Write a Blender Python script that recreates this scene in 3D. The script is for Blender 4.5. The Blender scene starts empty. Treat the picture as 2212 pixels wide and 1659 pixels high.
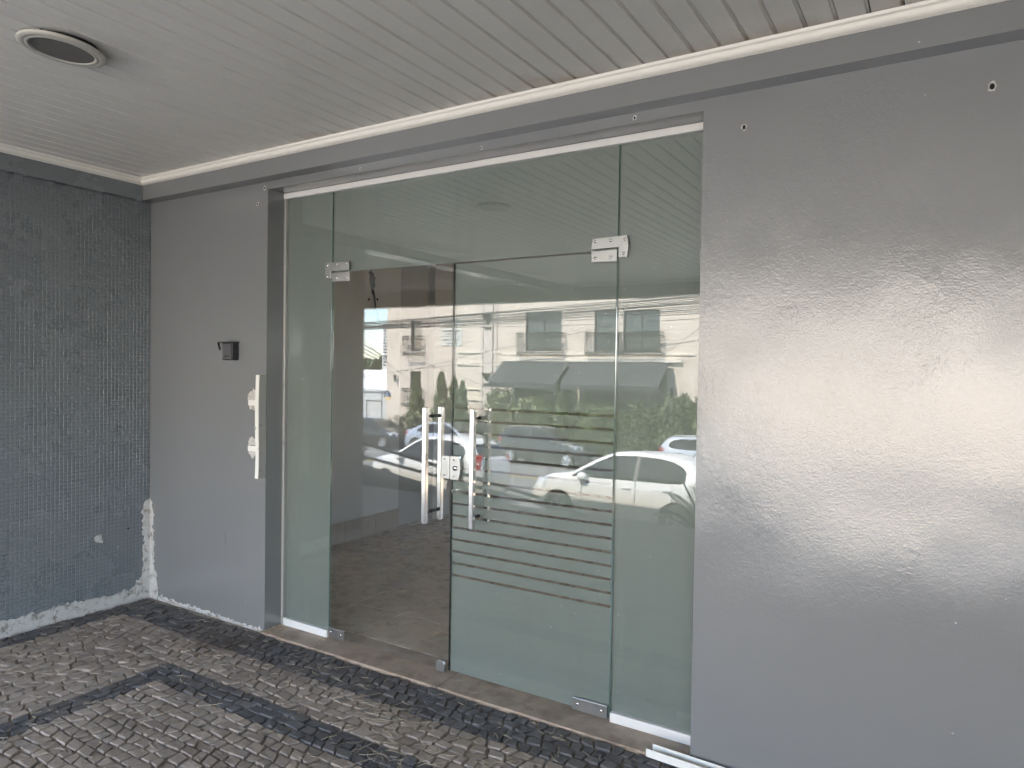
import bpy, math, random
from mathutils import Vector, Matrix, noise as mnoise
R = math.radians
rng = random.Random(7)
S = bpy.context.scene
COL = S.collection

# ------------------------------------------------------------------ camera
CAM_POS = Vector((4.6313, -2.8095, 1.5604))
AX_F = Vector((-0.52527, 0.85068, -0.02085))
AX_R = Vector((0.85060, 0.52560, 0.01522))
AX_U = Vector((-0.02390, 0.00974, 0.99967))
cd = bpy.data.cameras.new('camera'); cam = bpy.data.objects.new('camera', cd); COL.objects.link(cam)
cam.matrix_world = Matrix(((AX_R.x, AX_U.x, -AX_F.x, CAM_POS.x), (AX_R.y, AX_U.y, -AX_F.y, CAM_POS.y),
                           (AX_R.z, AX_U.z, -AX_F.z, CAM_POS.z), (0, 0, 0, 1)))
cd.sensor_fit = 'HORIZONTAL'; cd.sensor_width = 36.0; cd.lens = 1529.2 / 2212 * 36.0
cd.clip_start = 0.05; cd.clip_end = 2000
S.camera = cam

# ------------------------------------------------------------------ sky, sun, exposure
SUN_TRAVEL = Vector((0.25, -0.78, -1.0)).normalized()
EL = math.asin(-SUN_TRAVEL.z); AZ = math.atan2(-SUN_TRAVEL.x, -SUN_TRAVEL.y)
w = bpy.data.worlds.new('World'); S.world = w; w.use_nodes = True
nt = w.node_tree; nt.nodes.clear()
wo = nt.nodes.new('ShaderNodeOutputWorld'); bg = nt.nodes.new('ShaderNodeBackground')
sky = nt.nodes.new('ShaderNodeTexSky'); sky.sky_type = 'NISHITA'; sky.sun_disc = False
sky.sun_elevation = EL; sky.sun_rotation = AZ; sky.altitude = 500; sky.dust_density = 0.4; sky.ozone_density = 2.5
tc = nt.nodes.new('ShaderNodeTexCoord'); mp = nt.nodes.new('ShaderNodeMapping')
mp.inputs['Scale'].default_value = (1.5, 1.5, 4.0)
cn = nt.nodes.new('ShaderNodeTexNoise'); cn.inputs['Scale'].default_value = 2.2; cn.inputs['Detail'].default_value = 7
cr = nt.nodes.new('ShaderNodeValToRGB'); cr.color_ramp.elements[0].position = 0.46; cr.color_ramp.elements[1].position = 0.70
cr.color_ramp.elements[0].color = (0, 0, 0, 1); cr.color_ramp.elements[1].color = (0.85, 0.85, 0.85, 1)
mx = nt.nodes.new('ShaderNodeMixRGB'); mx.inputs['Color2'].default_value = (8.2, 8.3, 8.5, 1)
nt.links.new(tc.outputs['Generated'], mp.inputs['Vector']); nt.links.new(mp.outputs['Vector'], cn.inputs['Vector'])
nt.links.new(cn.outputs['Fac'], cr.inputs['Fac']); nt.links.new(cr.outputs['Color'], mx.inputs['Fac'])
nt.links.new(sky.outputs['Color'], mx.inputs['Color1']); nt.links.new(mx.outputs['Color'], bg.inputs['Color'])
bg.inputs['Strength'].default_value = 0.15
nt.links.new(bg.outputs['Background'], wo.inputs['Surface'])
sd = bpy.data.lights.new('sun', 'SUN'); sd.energy = 3.1; sd.angle = R(0.5); sd.color = (1.0, 0.95, 0.87)
sun = bpy.data.objects.new('sun', sd); COL.objects.link(sun)
sun.rotation_euler = SUN_TRAVEL.to_track_quat('-Z', 'Y').to_euler(); sun.location = (0, 0, 30)
S.view_settings.view_transform = 'Standard'; S.view_settings.look = 'None'
S.view_settings.exposure = 3.68; S.view_settings.gamma = 1.0; S.view_settings.use_curve_mapping = False
S.render.engine = 'CYCLES'
S.cycles.use_denoising = True
S.cycles.max_bounces = 8; S.cycles.diffuse_bounces = 5; S.cycles.glossy_bounces = 4
S.cycles.transparent_max_bounces = 24; S.cycles.transmission_bounces = 6
S.cycles.caustics_reflective = False; S.cycles.caustics_refractive = False
S.cycles.sample_clamp_indirect = 8.0

# ------------------------------------------------------------------ helpers: scene graph
def tag(o, label=None, cat=None, group=None, kind=None):
    if label: o['label'] = label
    if cat: o['category'] = cat
    if group: o['group'] = group
    if kind: o['kind'] = kind
    return o

def empty(name, loc=(0, 0, 0), rz=0.0, label=None, cat=None, group=None, kind=None):
    o = bpy.data.objects.new(name, None); COL.objects.link(o)
    o.location = loc; o.rotation_euler = (0, 0, rz); o.empty_display_size = 0.1
    return tag(o, label, cat, group, kind)

def link(name, me, mat=None, parent=None, loc=None, rot=None):
    o = bpy.data.objects.new(name, me); COL.objects.link(o)
    if mat is not None and not me.materials: me.materials.append(mat)
    if parent is not None: o.parent = parent
    if loc is not None: o.location = loc
    if rot is not None: o.rotation_euler = rot
    return o

class MB:
    """collects geometry for one mesh"""
    def __init__(s): s.v = []; s.f = []; s.sm = []; s.at = []
    def add(s, vs, fs, smooth=False, val=0.0):
        n = len(s.v); s.v += [tuple(p) for p in vs]
        for f in fs: s.f.append(tuple(n + i for i in f)); s.sm.append(smooth)
        s.at += [val] * len(vs)
        return s
    def box(s, x0, x1, y0, y1, z0, z1, M=None, b=0.0, val=0.0):
        x0, x1 = min(x0, x1), max(x0, x1); y0, y1 = min(y0, y1), max(y0, y1); z0, z1 = min(z0, z1), max(z0, z1)
        if b <= 0:
            vs = [(x0, y0, z0), (x1, y0, z0), (x1, y1, z0), (x0, y1, z0), (x0, y0, z1), (x1, y0, z1), (x1, y1, z1), (x0, y1, z1)]
            fs = [(0, 3, 2, 1), (4, 5, 6, 7), (0, 1, 5, 4), (1, 2, 6, 5), (2, 3, 7, 6), (3, 0, 4, 7)]
        else:
            b = min(b, (x1 - x0) * .45, (y1 - y0) * .45, (z1 - z0) * .45)
            vs = []; idx = {}
            for ix, X in ((0, x0), (1, x1)):
                for iy, Y in ((0, y0), (1, y1)):
                    for iz, Z in ((0, z0), (1, z1)):
                        dx = b if ix == 0 else -b; dy = b if iy == 0 else -b; dz = b if iz == 0 else -b
                        for k, p in enumerate(((X, Y + dy, Z + dz), (X + dx, Y, Z + dz), (X + dx, Y + dy, Z))):
                            idx[(ix, iy, iz, k)] = len(vs); vs.append(p)
            g = lambda *a: idx[a]
            fs = [(g(0,0,0,0), g(0,0,1,0), g(0,1,1,0), g(0,1,0,0)), (g(1,0,0,0), g(1,1,0,0), g(1,1,1,0), g(1,0,1,0)),
                  (g(0,0,0,1), g(1,0,0,1), g(1,0,1,1), g(0,0,1,1)), (g(0,1,0,1), g(0,1,1,1), g(1,1,1,1), g(1,1,0,1)),
                  (g(0,0,0,2), g(0,1,0,2), g(1,1,0,2), g(1,0,0,2)), (g(0,0,1,2), g(1,0,1,2), g(1,1,1,2), g(0,1,1,2))]
            for i in (0, 1):
                for j in (0, 1):
                    fs.append((g(i,j,0,0), g(i,j,1,0), g(i,j,1,1), g(i,j,0,1)))
                    fs.append((g(i,0,j,0), g(i,1,j,0), g(i,1,j,2), g(i,0,j,2)))
                    fs.append((g(0,i,j,1), g(1,i,j,1), g(1,i,j,2), g(0,i,j,2)))
                    for k in (0, 1): fs.append((g(i,j,k,0), g(i,j,k,1), g(i,j,k,2)))
        if M is not None: vs = [tuple(M @ Vector(p)) for p in vs]
        return s.add(vs, fs, False, val)
    def prism(s, poly, ax, a0, a1, M=None, smooth=False):
        """poly: 2D points in the two other axes (order x,y,z without ax)"""
        def P(q, a):
            if ax == 0: return (a, q[0], q[1])
            if ax == 1: return (q[0], a, q[1])
            return (q[0], q[1], a)
        n = len(poly)
        vs = [P(q, a0) for q in poly] + [P(q, a1) for q in poly]
        fs = [tuple(range(n)), tuple(range(2 * n - 1, n - 1, -1))] + [(i, i + n, (i + 1) % n + n, (i + 1) % n) for i in range(n)]
        if M is not None: vs = [tuple(M @ Vector(p)) for p in vs]
        return s.add(vs, fs, smooth)
    def tube(s, pts, r, n=8, cap=True, smooth=True):
        pts = [Vector(p) for p in pts]; vs = []; fs = []
        for i, p in enumerate(pts):
            t = (pts[min(i + 1, len(pts) - 1)] - pts[max(i - 1, 0)]).normalized()
            u = t.cross(Vector((0, 0, 1)));
            if u.length < 1e-3: u = t.cross(Vector((1, 0, 0)))
            u.normalize(); q = t.cross(u)
            rr = r[i] if isinstance(r, (list, tuple)) else r
            for k in range(n):
                a = 2 * math.pi * k / n; vs.append(p + u * (rr * math.cos(a)) + q * (rr * math.sin(a)))
        for i in range(len(pts) - 1):
            for k in range(n):
                fs.append((i * n + k, i * n + (k + 1) % n, (i + 1) * n + (k + 1) % n, (i + 1) * n + k))
        s.add(vs, fs, smooth)
        if cap:
            s.add(vs[:n], [tuple(range(n - 1, -1, -1))]); s.add(vs[-n:], [tuple(range(n))])
        return s
    def lathe(s, prof, n=32, M=None, smooth=True):
        vs = []; fs = []
        for (r, z) in prof:
            for k in range(n):
                a = 2 * math.pi * k / n; vs.append((r * math.cos(a), r * math.sin(a), z))
        for i in range(len(prof) - 1):
            for k in range(n):
                fs.append((i * n + k, i * n + (k + 1) % n, (i + 1) * n + (k + 1) % n, (i + 1) * n + k))
        if M is not None: vs = [tuple(M @ Vector(p)) for p in vs]
        return s.add(vs, fs, smooth)
    def mesh(s, name, attr=None):
        me = bpy.data.meshes.new(name); me.from_pydata(s.v, [], s.f)
        me.polygons.foreach_set('use_smooth', s.sm)
        if attr:
            a = me.attributes.new(attr, 'FLOAT', 'POINT'); a.data.foreach_set('value', s.at)
        me.update(); return me
    def build(s, name, mat, parent=None, loc=None, rot=None, attr=None):
        return link(name, s.mesh(name, attr), mat, parent, loc, rot)

def B(name, mat, parent, *box, b=0.0):
    return MB().box(*box, b=b).build(name, mat, parent)

def recalc(me):
    import bmesh
    bm = bmesh.new(); bm.from_mesh(me); bmesh.ops.recalc_face_normals(bm, faces=bm.faces); bm.to_mesh(me); bm.free()

# ------------------------------------------------------------------ helpers: materials
class NT:
    def __init__(s, name):
        s.m = bpy.data.materials.new(name); s.m.use_nodes = True; s.t = s.m.node_tree; s.t.nodes.clear()
        s.out = s.n('ShaderNodeOutputMaterial'); s.tc = s.n('ShaderNodeTexCoord'); s.geo = s.n('ShaderNodeNewGeometry')
    def n(s, t, **kw):
        x = s.t.nodes.new(t)
        for k, v in kw.items(): setattr(x, k, v)
        return x
    def l(s, a, b): s.t.links.new(a, b)
    def noise(s, scale, detail=4, rough=0.55, vec=None, stretch=None):
        x = s.n('ShaderNodeTexNoise'); x.inputs['Scale'].default_value = scale; x.inputs['Detail'].default_value = detail
        x.inputs['Roughness'].default_value = rough
        v = vec or s.geo.outputs['Position']
        if stretch:
            mp = s.n('ShaderNodeMapping'); mp.inputs['Scale'].default_value = stretch; s.l(v, mp.inputs['Vector']); v = mp.outputs['Vector']
        s.l(v, x.inputs['Vector']); return x.outputs['Fac']
    def ramp(s, fac, p0, p1, c0=(0, 0, 0, 1), c1=(1, 1, 1, 1)):
        r = s.n('ShaderNodeValToRGB'); e = r.color_ramp.elements
        e[0].position = p0; e[1].position = p1; e[0].color = c0; e[1].color = c1
        s.l(fac, r.inputs['Fac']); return r.outputs['Color']
    def mix(s, fac, a, b, mode='MIX'):
        x = s.n('ShaderNodeMixRGB', blend_type=mode)
        for i, v in ((0, fac), (1, a), (2, b)):
            if isinstance(v, (int, float)): x.inputs[i].default_value = v
            elif isinstance(v, (tuple, list)): x.inputs[i].default_value = (v[0], v[1], v[2], 1)
            else: s.l(v, x.inputs[i])
        return x.outputs['Color']
    def math(s, op, a, b=0.0, clamp=False):
        x = s.n('ShaderNodeMath', operation=op, use_clamp=clamp)
        for i, v in ((0, a), (1, b)):
            if isinstance(v, (int, float)): x.inputs[i].default_value = v
            else: s.l(v, x.inputs[i])
        return x.outputs[0]
    def bump(s, h, strength, dist, prev=None):
        x = s.n('ShaderNodeBump'); x.inputs['Strength'].default_value = strength; x.inputs['Distance'].default_value = dist
        s.l(h, x.inputs['Height'])
        if prev is not None: s.l(prev, x.inputs['Normal'])
        return x.outputs['Normal']
    def princ(s, col, rough=0.6, metal=0.0, normal=None, ior=1.5, **kw):
        p = s.n('ShaderNodeBsdfPrincipled')
        for k, v in (('Base Color', col), ('Roughness', rough), ('Metallic', metal)):
            if isinstance(v, (int, float)): p.inputs[k].default_value = v
            elif isinstance(v, (tuple, list)): p.inputs[k].default_value = (v[0], v[1], v[2], 1)
            else: s.l(v, p.inputs[k])
        p.inputs['IOR'].default_value = ior
        for k, v in kw.items():
            k = k.replace('_', ' ')
            if k in p.inputs: p.inputs[k].default_value = v
        if normal is not None: s.l(normal, p.inputs['Normal'])
        s.l(p.outputs['BSDF'], s.out.inputs['Surface']); return p

def mat(name, col, rough=0.6, metal=0.0, var=0.18, vs=6.0, bump=0.0, bs=60.0, bd=0.002, dirt=None, ds=2.5, dp=(0.5, 0.7), rv=0.1, spec=None, coat=0.0, obj=False, rnd=0.0):
    """principled with noise-driven colour, roughness and fine relief"""
    t = NT(name); vec = t.tc.outputs['Object'] if obj else None
    n1 = t.noise(vs, 5, 0.6, vec)
    a = tuple(c * (1 - var) for c in col); b = tuple(min(1, c * (1 + var)) for c in col)
    c = t.mix(n1, a, b)
    if rnd:
        oi = t.n('ShaderNodeObjectInfo')
        k = t.math('ADD', t.math('MULTIPLY', oi.outputs['Random'], 2 * rnd), 1 - rnd)
        c = t.mix(1.0, c, t.n_rgb(k) if False else k, 'MULTIPLY')
    if dirt: c = t.mix(t.math('MULTIPLY', t.ramp(t.noise(ds, 8, 0.65, vec), dp[0], dp[1]), 0.8), c, dirt)
    r = t.math('ADD', t.math('MULTIPLY', t.noise(vs * 2.3, 4, 0.6, vec), 2 * rv), rough - rv, True)
    nm = t.bump(t.noise(bs, 5, 0.6, vec), bump, bd) if bump else None
    kw = {}
    if spec is not None: kw['Specular_IOR_Level'] = spec
    if coat: kw['Coat_Weight'] = coat; kw['Coat_Roughness'] = 0.05
    t.princ(c, r, metal, nm, **kw); return t.m

def mat_wall_paint(name='grey_enamel_paint', stucco=1.0, r0=0.062, k=1.0, stain=0.35, bl=0.0):
    t = NT(name)
    c = t.mix(t.noise(1.6, 6, 0.6), ((0.192 - bl) * k, 0.197 * k, (0.198 + bl) * k), ((0.214 - bl) * k, 0.219 * k, (0.220 + bl) * k))
    c = t.mix(t.math('MULTIPLY', t.ramp(t.noise(7, 8, 0.7, None, (1, 1, 0.25)), 0.60, 0.9), stain), c, (0.17 * k, 0.165 * k, 0.155 * k))
    c = t.mix(t.ramp(t.noise(38, 2, 0.5), 0.78, 0.80), c, (0.5, 0.5, 0.5))
    # the stucco under the enamel is coarser in some patches than in others; a few trowel ridges
    patch = t.ramp(t.noise(1.1, 3, 0.5), 0.35, 0.65, (0.25, 0.25, 0.25, 1), (1, 1, 1, 1))
    fine = t.noise(150, 2, 0.5); mid = t.noise(42, 2, 0.5)
    h = t.math('MULTIPLY', t.math('ADD', fine, t.math('MULTIPLY', mid, 0.9)), patch)
    ridge = t.ramp(t.noise(3.6, 5, 0.62, None, (1.0, 1.0, 0.6)), 0.60, 0.68)
    n1 = t.bump(t.noise(1.5, 2, 0.4), 0.50 * stucco, 0.03)
    n3 = t.bump(ridge, 0.10 * stucco, 0.006, n1)
    n2 = t.bump(h, 0.19 * stucco, 0.004, n3)
    r = t.math('ADD', t.math('MULTIPLY', t.noise(3.0, 5, 0.6), 0.13), r0)
    t.princ(c, r, 0, n2, 1.85 if stucco > .5 else 1.5); return t.m

def mat_glass():
    t = NT('clear_green_glass')
    lw = t.n('ShaderNodeLayerWeight'); lw.inputs['Blend'].default_value = 0.5
    f5 = t.math('POWER', lw.outputs['Facing'], 5.0)
    fr = t.math('ADD', t.math('MULTIPLY', f5, 0.95), 0.045)
    tr = t.n('ShaderNodeBsdfTransparent'); tr.inputs['Color'].default_value = (0.952, 0.958, 0.952, 1)
    gl = t.n('ShaderNodeBsdfGlossy'); gl.inputs['Roughness'].default_value = 0.0; gl.inputs['Color'].default_value = (1, 1, 1, 1)
    mxs = t.n('ShaderNodeMixShader'); t.l(fr, mxs.inputs[0]); t.l(tr.outputs[0], mxs.inputs[1]); t.l(gl.outputs[0], mxs.inputs[2])
    du = t.n('ShaderNodeBsdfDiffuse'); du.inputs['Color'].default_value = (0.62, 0.62, 0.58, 1)
    dust = t.math('ADD', t.math('MULTIPLY', t.ramp(t.noise(4.0, 8, 0.7, None, (1, 1, 0.35)), 0.5, 0.85), 0.05), 0.004)
    md = t.n('ShaderNodeMixShader'); t.l(dust, md.inputs[0]); t.l(mxs.outputs[0], md.inputs[1]); t.l(du.outputs[0], md.inputs[2])
    t.l(md.outputs[0], t.out.inputs['Surface']); return t.m

def mat_film():
    t = NT('frosted_film')
    c = t.mix(t.noise(1.3, 4, 0.5), (0.318, 0.360, 0.330), (0.368, 0.410, 0.377))
    c = t.mix(t.ramp(t.noise(55, 2, 0.5), 0.76, 0.78), c, (0.75, 0.8, 0.78))
    c = t.mix(t.math('MULTIPLY', t.ramp(t.noise(9, 6, 0.7, None, (1, 1, 0.15)), 0.6, 0.8), 0.3), c, (0.48, 0.54, 0.50))
    d = t.n('ShaderNodeBsdfDiffuse'); tl = t.n('ShaderNodeBsdfTranslucent'); t.l(c, d.inputs['Color']); t.l(c, tl.inputs['Color'])
    m = t.n('ShaderNodeMixShader'); m.inputs[0].default_value = 0.45
    t.l(d.outputs[0], m.inputs[1]); t.l(tl.outputs[0], m.inputs[2]); t.l(m.outputs[0], t.out.inputs['Surface']); return t.m

def mat_stone(name, c0, c1, stain=0.8):
    t = NT(name)
    at = t.n('ShaderNodeAttribute', attribute_name='rnd')
    c = t.mix(at.outputs['Fac'], c0, c1)
    c = t.mix(0.55, c, t.mix(t.noise(60, 6, 0.7), tuple(x * 0.5 for x in c0), tuple(min(1, x * 1.35) for x in c1)))
    # old brown damp stain on the paving by the door, with soft ragged edges
    mp = t.n('ShaderNodeMapping'); mp.inputs['Location'].default_value = (-1.15, 0.22, 0); mp.vector_type = 'POINT'
    t.l(t.geo.outputs['Position'], mp.inputs['Vector'])
    mp2 = t.n('ShaderNodeMapping'); mp2.inputs['Scale'].default_value = (1.1, 2.4, 0); t.l(mp.outputs['Vector'], mp2.inputs['Vector'])
    ln = t.n('ShaderNodeVectorMath', operation='LENGTH'); t.l(mp2.outputs['Vector'], ln.inputs[0])
    d = t.math('ADD', ln.outputs['Value'], t.math('MULTIPLY', t.noise(4, 6, 0.65), 0.9))
    c = t.mix(t.ramp(d, 0.55, 1.25, (stain, stain, stain, 1), (0, 0, 0, 1)), c, (0.085, 0.056, 0.038))
    c = t.mix(t.math('MULTIPLY', t.ramp(t.noise(1.7, 6, 0.6), 0.48, 0.75), 0.5), c, (0.11, 0.085, 0.068))
    c = t.mix(t.math('MULTIPLY', t.ramp(t.noise(3.1, 7, 0.7), 0.45, 0.8), 0.45), c, (0.26, 0.225, 0.19))
    nm = t.bump(t.noise(90, 6, 0.7), 0.55, 0.006)
    t.princ(c, t.math('ADD', t.math('MULTIPLY', t.noise(25, 3), 0.3), 0.42), 0, nm); return t.m

def mat_soffit():
    t = NT('white_pvc_lining')
    c = t.mix(t.noise(40, 3, 0.6, None, (1.0, 0.03, 1)), (0.73, 0.705, 0.65), (0.80, 0.775, 0.725))
    c = t.mix(t.math('MULTIPLY', t.ramp(t.noise(2.2, 7, 0.65), 0.5, 0.78), 0.18), c, (0.42, 0.38, 0.32))
    # rusty water marks where the boards meet the front trim
    sx = t.n('ShaderNodeSeparateXYZ'); t.l(t.geo.outputs['Position'], sx.inputs['Vector'])
    nearw = t.ramp(t.math('ADD', t.math('MULTIPLY', sx.outputs['Y'], -1.0), t.math('MULTIPLY', t.noise(5, 6, 0.7), 0.35)), 0.22, 0.42, (1, 1, 1, 1), (0, 0, 0, 1))
    c = t.mix(t.math('MULTIPLY', nearw, t.ramp(t.noise(1.4, 3, 0.5), 0.5, 0.68)), c, (0.40, 0.30, 0.20))
    t.princ(c, 0.42, 0, t.bump(t.noise(120, 3, 0.5, None, (1, 0.05, 1)), 0.15, 0.001)); return t.m

def mat_plaster():
    t = NT('bare_plaster')
    c = t.mix(t.noise(14, 7, 0.7), (0.42, 0.40, 0.37), (0.74, 0.73, 0.705))
    c = t.mix(t.ramp(t.noise(22, 7, 0.75), 0.52, 0.66), c, (0.16, 0.12, 0.09))
    t.princ(c, 0.9, 0, t.bump(t.noise(55, 7, 0.75), 0.9, 0.008)); return t.m

def mat_leaf(name, c0, c1, sc=9.0):
    t = NT(name); c = t.mix(t.noise(sc, 4, 0.6), c0, c1)
    oi = t.noise(1.3, 3, 0.5); c = t.mix(t.math('MULTIPLY', oi, 0.5), c, tuple(x * 1.3 for x in c1))
    p = t.princ(c, 0.55); return t.m

M = {}
M['paint'] = mat_wall_paint()
M['paint_tile'] = mat_wall_paint('grey_enamel_on_tile', 0.12, 0.21, 0.98, 0.06, 0.012)
M['glass'] = mat_glass()
M['film'] = mat_film()
M['tan'] = mat_stone('tan_paving_stone', (0.25, 0.198, 0.158), (0.48, 0.40, 0.33))
M['dark'] = mat_stone('black_paving_stone', (0.040, 0.041, 0.046), (0.155, 0.15, 0.15), 0.55)
M['grit'] = mat('sandy_joint_grit', (0.33, 0.29, 0.25), 0.95, var=0.4, vs=60, bump=0.8, bs=200, bd=0.006, dirt=(0.07, 0.055, 0.045), ds=14)
M['soffit'] = mat_soffit()
M['trim'] = mat('white_pvc_trim', (0.84, 0.81, 0.74), 0.35, var=0.06, vs=3, dirt=(0.45, 0.34, 0.22), ds=3, dp=(0.62, 0.8))
M['dark_void'] = mat('dark_cavity', (0.012, 0.011, 0.010), 0.95)
M['plaster'] = mat_plaster()
M['alu'] = mat('white_aluminium', (0.72, 0.71, 0.69), 0.38, var=0.06, vs=8, dirt=(0.25, 0.2, 0.16), ds=18, dp=(0.66, 0.74), bump=0.1, bs=120)
M['alu_grey_and_shade'] = mat('dull_aluminium_and_shade', (0.42, 0.41, 0.39), 0.45, 0.35, var=0.1, vs=10, dirt=(0.15, 0.12, 0.1), ds=15, dp=(0.6, 0.75))
M['white_steel'] = mat('white_enamelled_steel', (0.80, 0.79, 0.74), 0.4, var=0.04, vs=12, dirt=(0.30, 0.26, 0.2), ds=22, dp=(0.66, 0.72))
M['steel'] = mat('brushed_steel', (0.40, 0.40, 0.39), 0.34, 1.0, var=0.12, vs=25, bump=0.15, bs=300, bd=0.0005)
M['chrome'] = mat('polished_steel', (0.66, 0.66, 0.65), 0.16, 1.0, var=0.03, vs=15, rv=0.04)
M['black_rubber'] = mat('black_plastic', (0.02, 0.02, 0.021), 0.45, var=0.2, vs=30)
M['intercom_plate'] = mat('dark_grey_plate', (0.10, 0.10, 0.105), 0.4, var=0.1, vs=40)
M['scuffed_black'] = mat('scuffed_black_plastic', (0.018, 0.018, 0.02), 0.5, var=0.3, vs=50, dirt=(0.2, 0.2, 0.2), ds=60, dp=(0.62, 0.7))
M['lamp_glass'] = mat('unlit_lamp_glass', (0.12, 0.115, 0.105), 0.7, var=0.2, vs=14)
M['lamp_ring'] = mat('ivory_lamp_ring', (0.54, 0.51, 0.45), 0.4, var=0.08, vs=8, dirt=(0.32, 0.18, 0.08), ds=9, dp=(0.62, 0.74))
M['sill'] = mat('brown_granite_sill', (0.40, 0.315, 0.24), 0.45, var=0.35, vs=18, bump=0.2, bs=80, dirt=(0.17, 0.125, 0.09), ds=6, dp=(0.48, 0.66))
M['straw'] = mat('dry_straw', (0.52, 0.44, 0.32), 0.8, var=0.35, vs=30)
M['int_floor'] = mat('brown_floor_tile', (0.56, 0.455, 0.345), 0.28, var=0.12, vs=5, dirt=(0.38, 0.30, 0.23), ds=3, rnd=0.06)
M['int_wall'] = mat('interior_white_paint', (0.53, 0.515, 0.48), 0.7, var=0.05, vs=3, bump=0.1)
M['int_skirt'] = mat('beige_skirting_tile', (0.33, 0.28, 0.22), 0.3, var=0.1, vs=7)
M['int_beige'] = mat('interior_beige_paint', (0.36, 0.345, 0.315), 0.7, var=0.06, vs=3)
M['glass_edge_pale'] = mat('pale_green_glass_edge', (0.11, 0.19, 0.16), 0.15, var=0.2, vs=9)
M['glass_edge'] = mat('dark_teal_glass_edge', (0.006, 0.022, 0.019), 0.15, var=0.2, vs=9)
M['int_dark'] = mat('interior_dark_paint', (0.16, 0.145, 0.125), 0.7)
M['concrete'] = mat('grey_concrete', (0.30, 0.29, 0.27), 0.85, var=0.2, vs=5, bump=0.4, dirt=(0.13, 0.12, 0.1))
M['parapet'] = mat('mossy_green_render', (0.075, 0.085, 0.065), 0.85, var=0.3, vs=4, bump=0.4)
M['rail'] = mat('grey_painted_rail', (0.10, 0.10, 0.098), 0.4, var=0.1)
M['asphalt'] = mat('asphalt', (0.19, 0.185, 0.178), 0.85, var=0.25, vs=2.5, bump=0.6, bs=90, dirt=(0.11, 0.108, 0.104), ds=0.6, dp=(0.5, 0.62))
M['ground'] = mat('dry_ground', (0.20, 0.17, 0.13), 0.95, var=0.3, vs=0.5)
M['kerb'] = mat('concrete_kerb', (0.34, 0.30, 0.25), 0.9, var=0.2, vs=4, bump=0.3)
M['road_white'] = mat('worn_white_marking', (0.62, 0.61, 0.58), 0.8, var=0.15, vs=3, dirt=(0.15, 0.15, 0.14), ds=5, dp=(0.55, 0.7))
M['road_yellow'] = mat('worn_yellow_marking', (0.60, 0.40, 0.09), 0.8, var=0.15, vs=3, dirt=(0.2, 0.16, 0.1), ds=5, dp=(0.58, 0.72))
M['cream'] = mat('cream_render', (0.66, 0.575, 0.485), 0.9, var=0.07, vs=0.6, bump=0.2, bs=20, dirt=(0.48, 0.40, 0.33), ds=0.7, dp=(0.52, 0.76))
M['cream_light'] = mat('pale_cream_moulding', (0.74, 0.67, 0.57), 0.85, var=0.05, vs=2)
M['cream_pink'] = mat('pinkish_pilaster_render', (0.60, 0.53, 0.47), 0.9, var=0.06, vs=1)
M['iron'] = mat('black_wrought_iron', (0.02, 0.02, 0.02), 0.5)
M['win_frame'] = mat('dark_bronze_frame', (0.035, 0.034, 0.03), 0.4)
M['win_glass'] = mat('reflective_window_glass', (0.05, 0.06, 0.06), 0.03, var=0.2, vs=2, rv=0.0, spec=0.9)
M['blind'] = mat('beige_shutter', (0.42, 0.37, 0.29), 0.6, var=0.2, vs=3)
M['awning'] = mat('dark_grey_awning_canvas', (0.045, 0.048, 0.052), 0.8, var=0.15, vs=2)
M['sign_board'] = mat('pale_sign_board', (0.66, 0.66, 0.60), 0.6, var=0.04, vs=3)
M['sign_ink'] = mat('grey_sign_lettering', (0.10, 0.10, 0.11), 0.7)
M['blue_sign'] = mat('navy_sign_paint', (0.02, 0.04, 0.12), 0.5)
M['yellow_sign'] = mat('yellow_sign_paint', (0.80, 0.48, 0.03), 0.5)
M['white_paint'] = mat('white_wall_paint', (0.76, 0.76, 0.74), 0.7, var=0.06, vs=1.5, dirt=(0.5, 0.48, 0.45), ds=1.5)
M['grey_render'] = mat('pale_grey_render', (0.52, 0.54, 0.55), 0.8, var=0.08, vs=1.5)
M['roof_tile'] = mat('orange_roof_tile', (0.50, 0.17, 0.06), 0.8, var=0.2, vs=5)
M['cable'] = mat('black_cable_sheath', (0.012, 0.012, 0.013), 0.6)
M['leaf_dark'] = mat_leaf('dark_hedge_leaf', (0.020, 0.042, 0.014), (0.095, 0.13, 0.045))
M['leaf_mid'] = mat_leaf('mid_green_leaf', (0.05, 0.085, 0.025), (0.15, 0.18, 0.065))
M['leaf_pale'] = mat_leaf('pale_dusty_leaf', (0.10, 0.125, 0.05), (0.20, 0.21, 0.10))
M['leaf_cycad'] = mat_leaf('cycad_leaf', (0.012, 0.03, 0.012), (0.04, 0.075, 0.025))
M['grass'] = mat_leaf('verge_grass', (0.06, 0.12, 0.02), (0.14, 0.21, 0.04))
M['bark'] = mat('brown_bark', (0.10, 0.075, 0.05), 0.9, var=0.3, vs=20, bump=0.5)
M['far_green'] = mat_leaf('far_tree_green', (0.05, 0.09, 0.03), (0.11, 0.15, 0.05), 0.5)
M['tyre'] = mat('tyre_rubber', (0.022, 0.022, 0.022), 0.8, var=0.2, vs=12, dirt=(0.10, 0.085, 0.065), ds=6, obj=True)
M['rim'] = mat('alloy_rim', (0.58, 0.58, 0.58), 0.3, 0.85, var=0.1, vs=12)
M['car_glass'] = mat('tinted_car_glass', (0.012, 0.014, 0.014), 0.04, var=0.1, rv=0.02, spec=0.6)
M['head_lamp'] = mat('clear_headlamp', (0.62, 0.64, 0.66), 0.1, 0.3, var=0.25, vs=18, obj=True)
M['tail_lamp'] = mat('red_tail_lamp', (0.30, 0.012, 0.012), 0.15, var=0.2, vs=14, obj=True)
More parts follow.
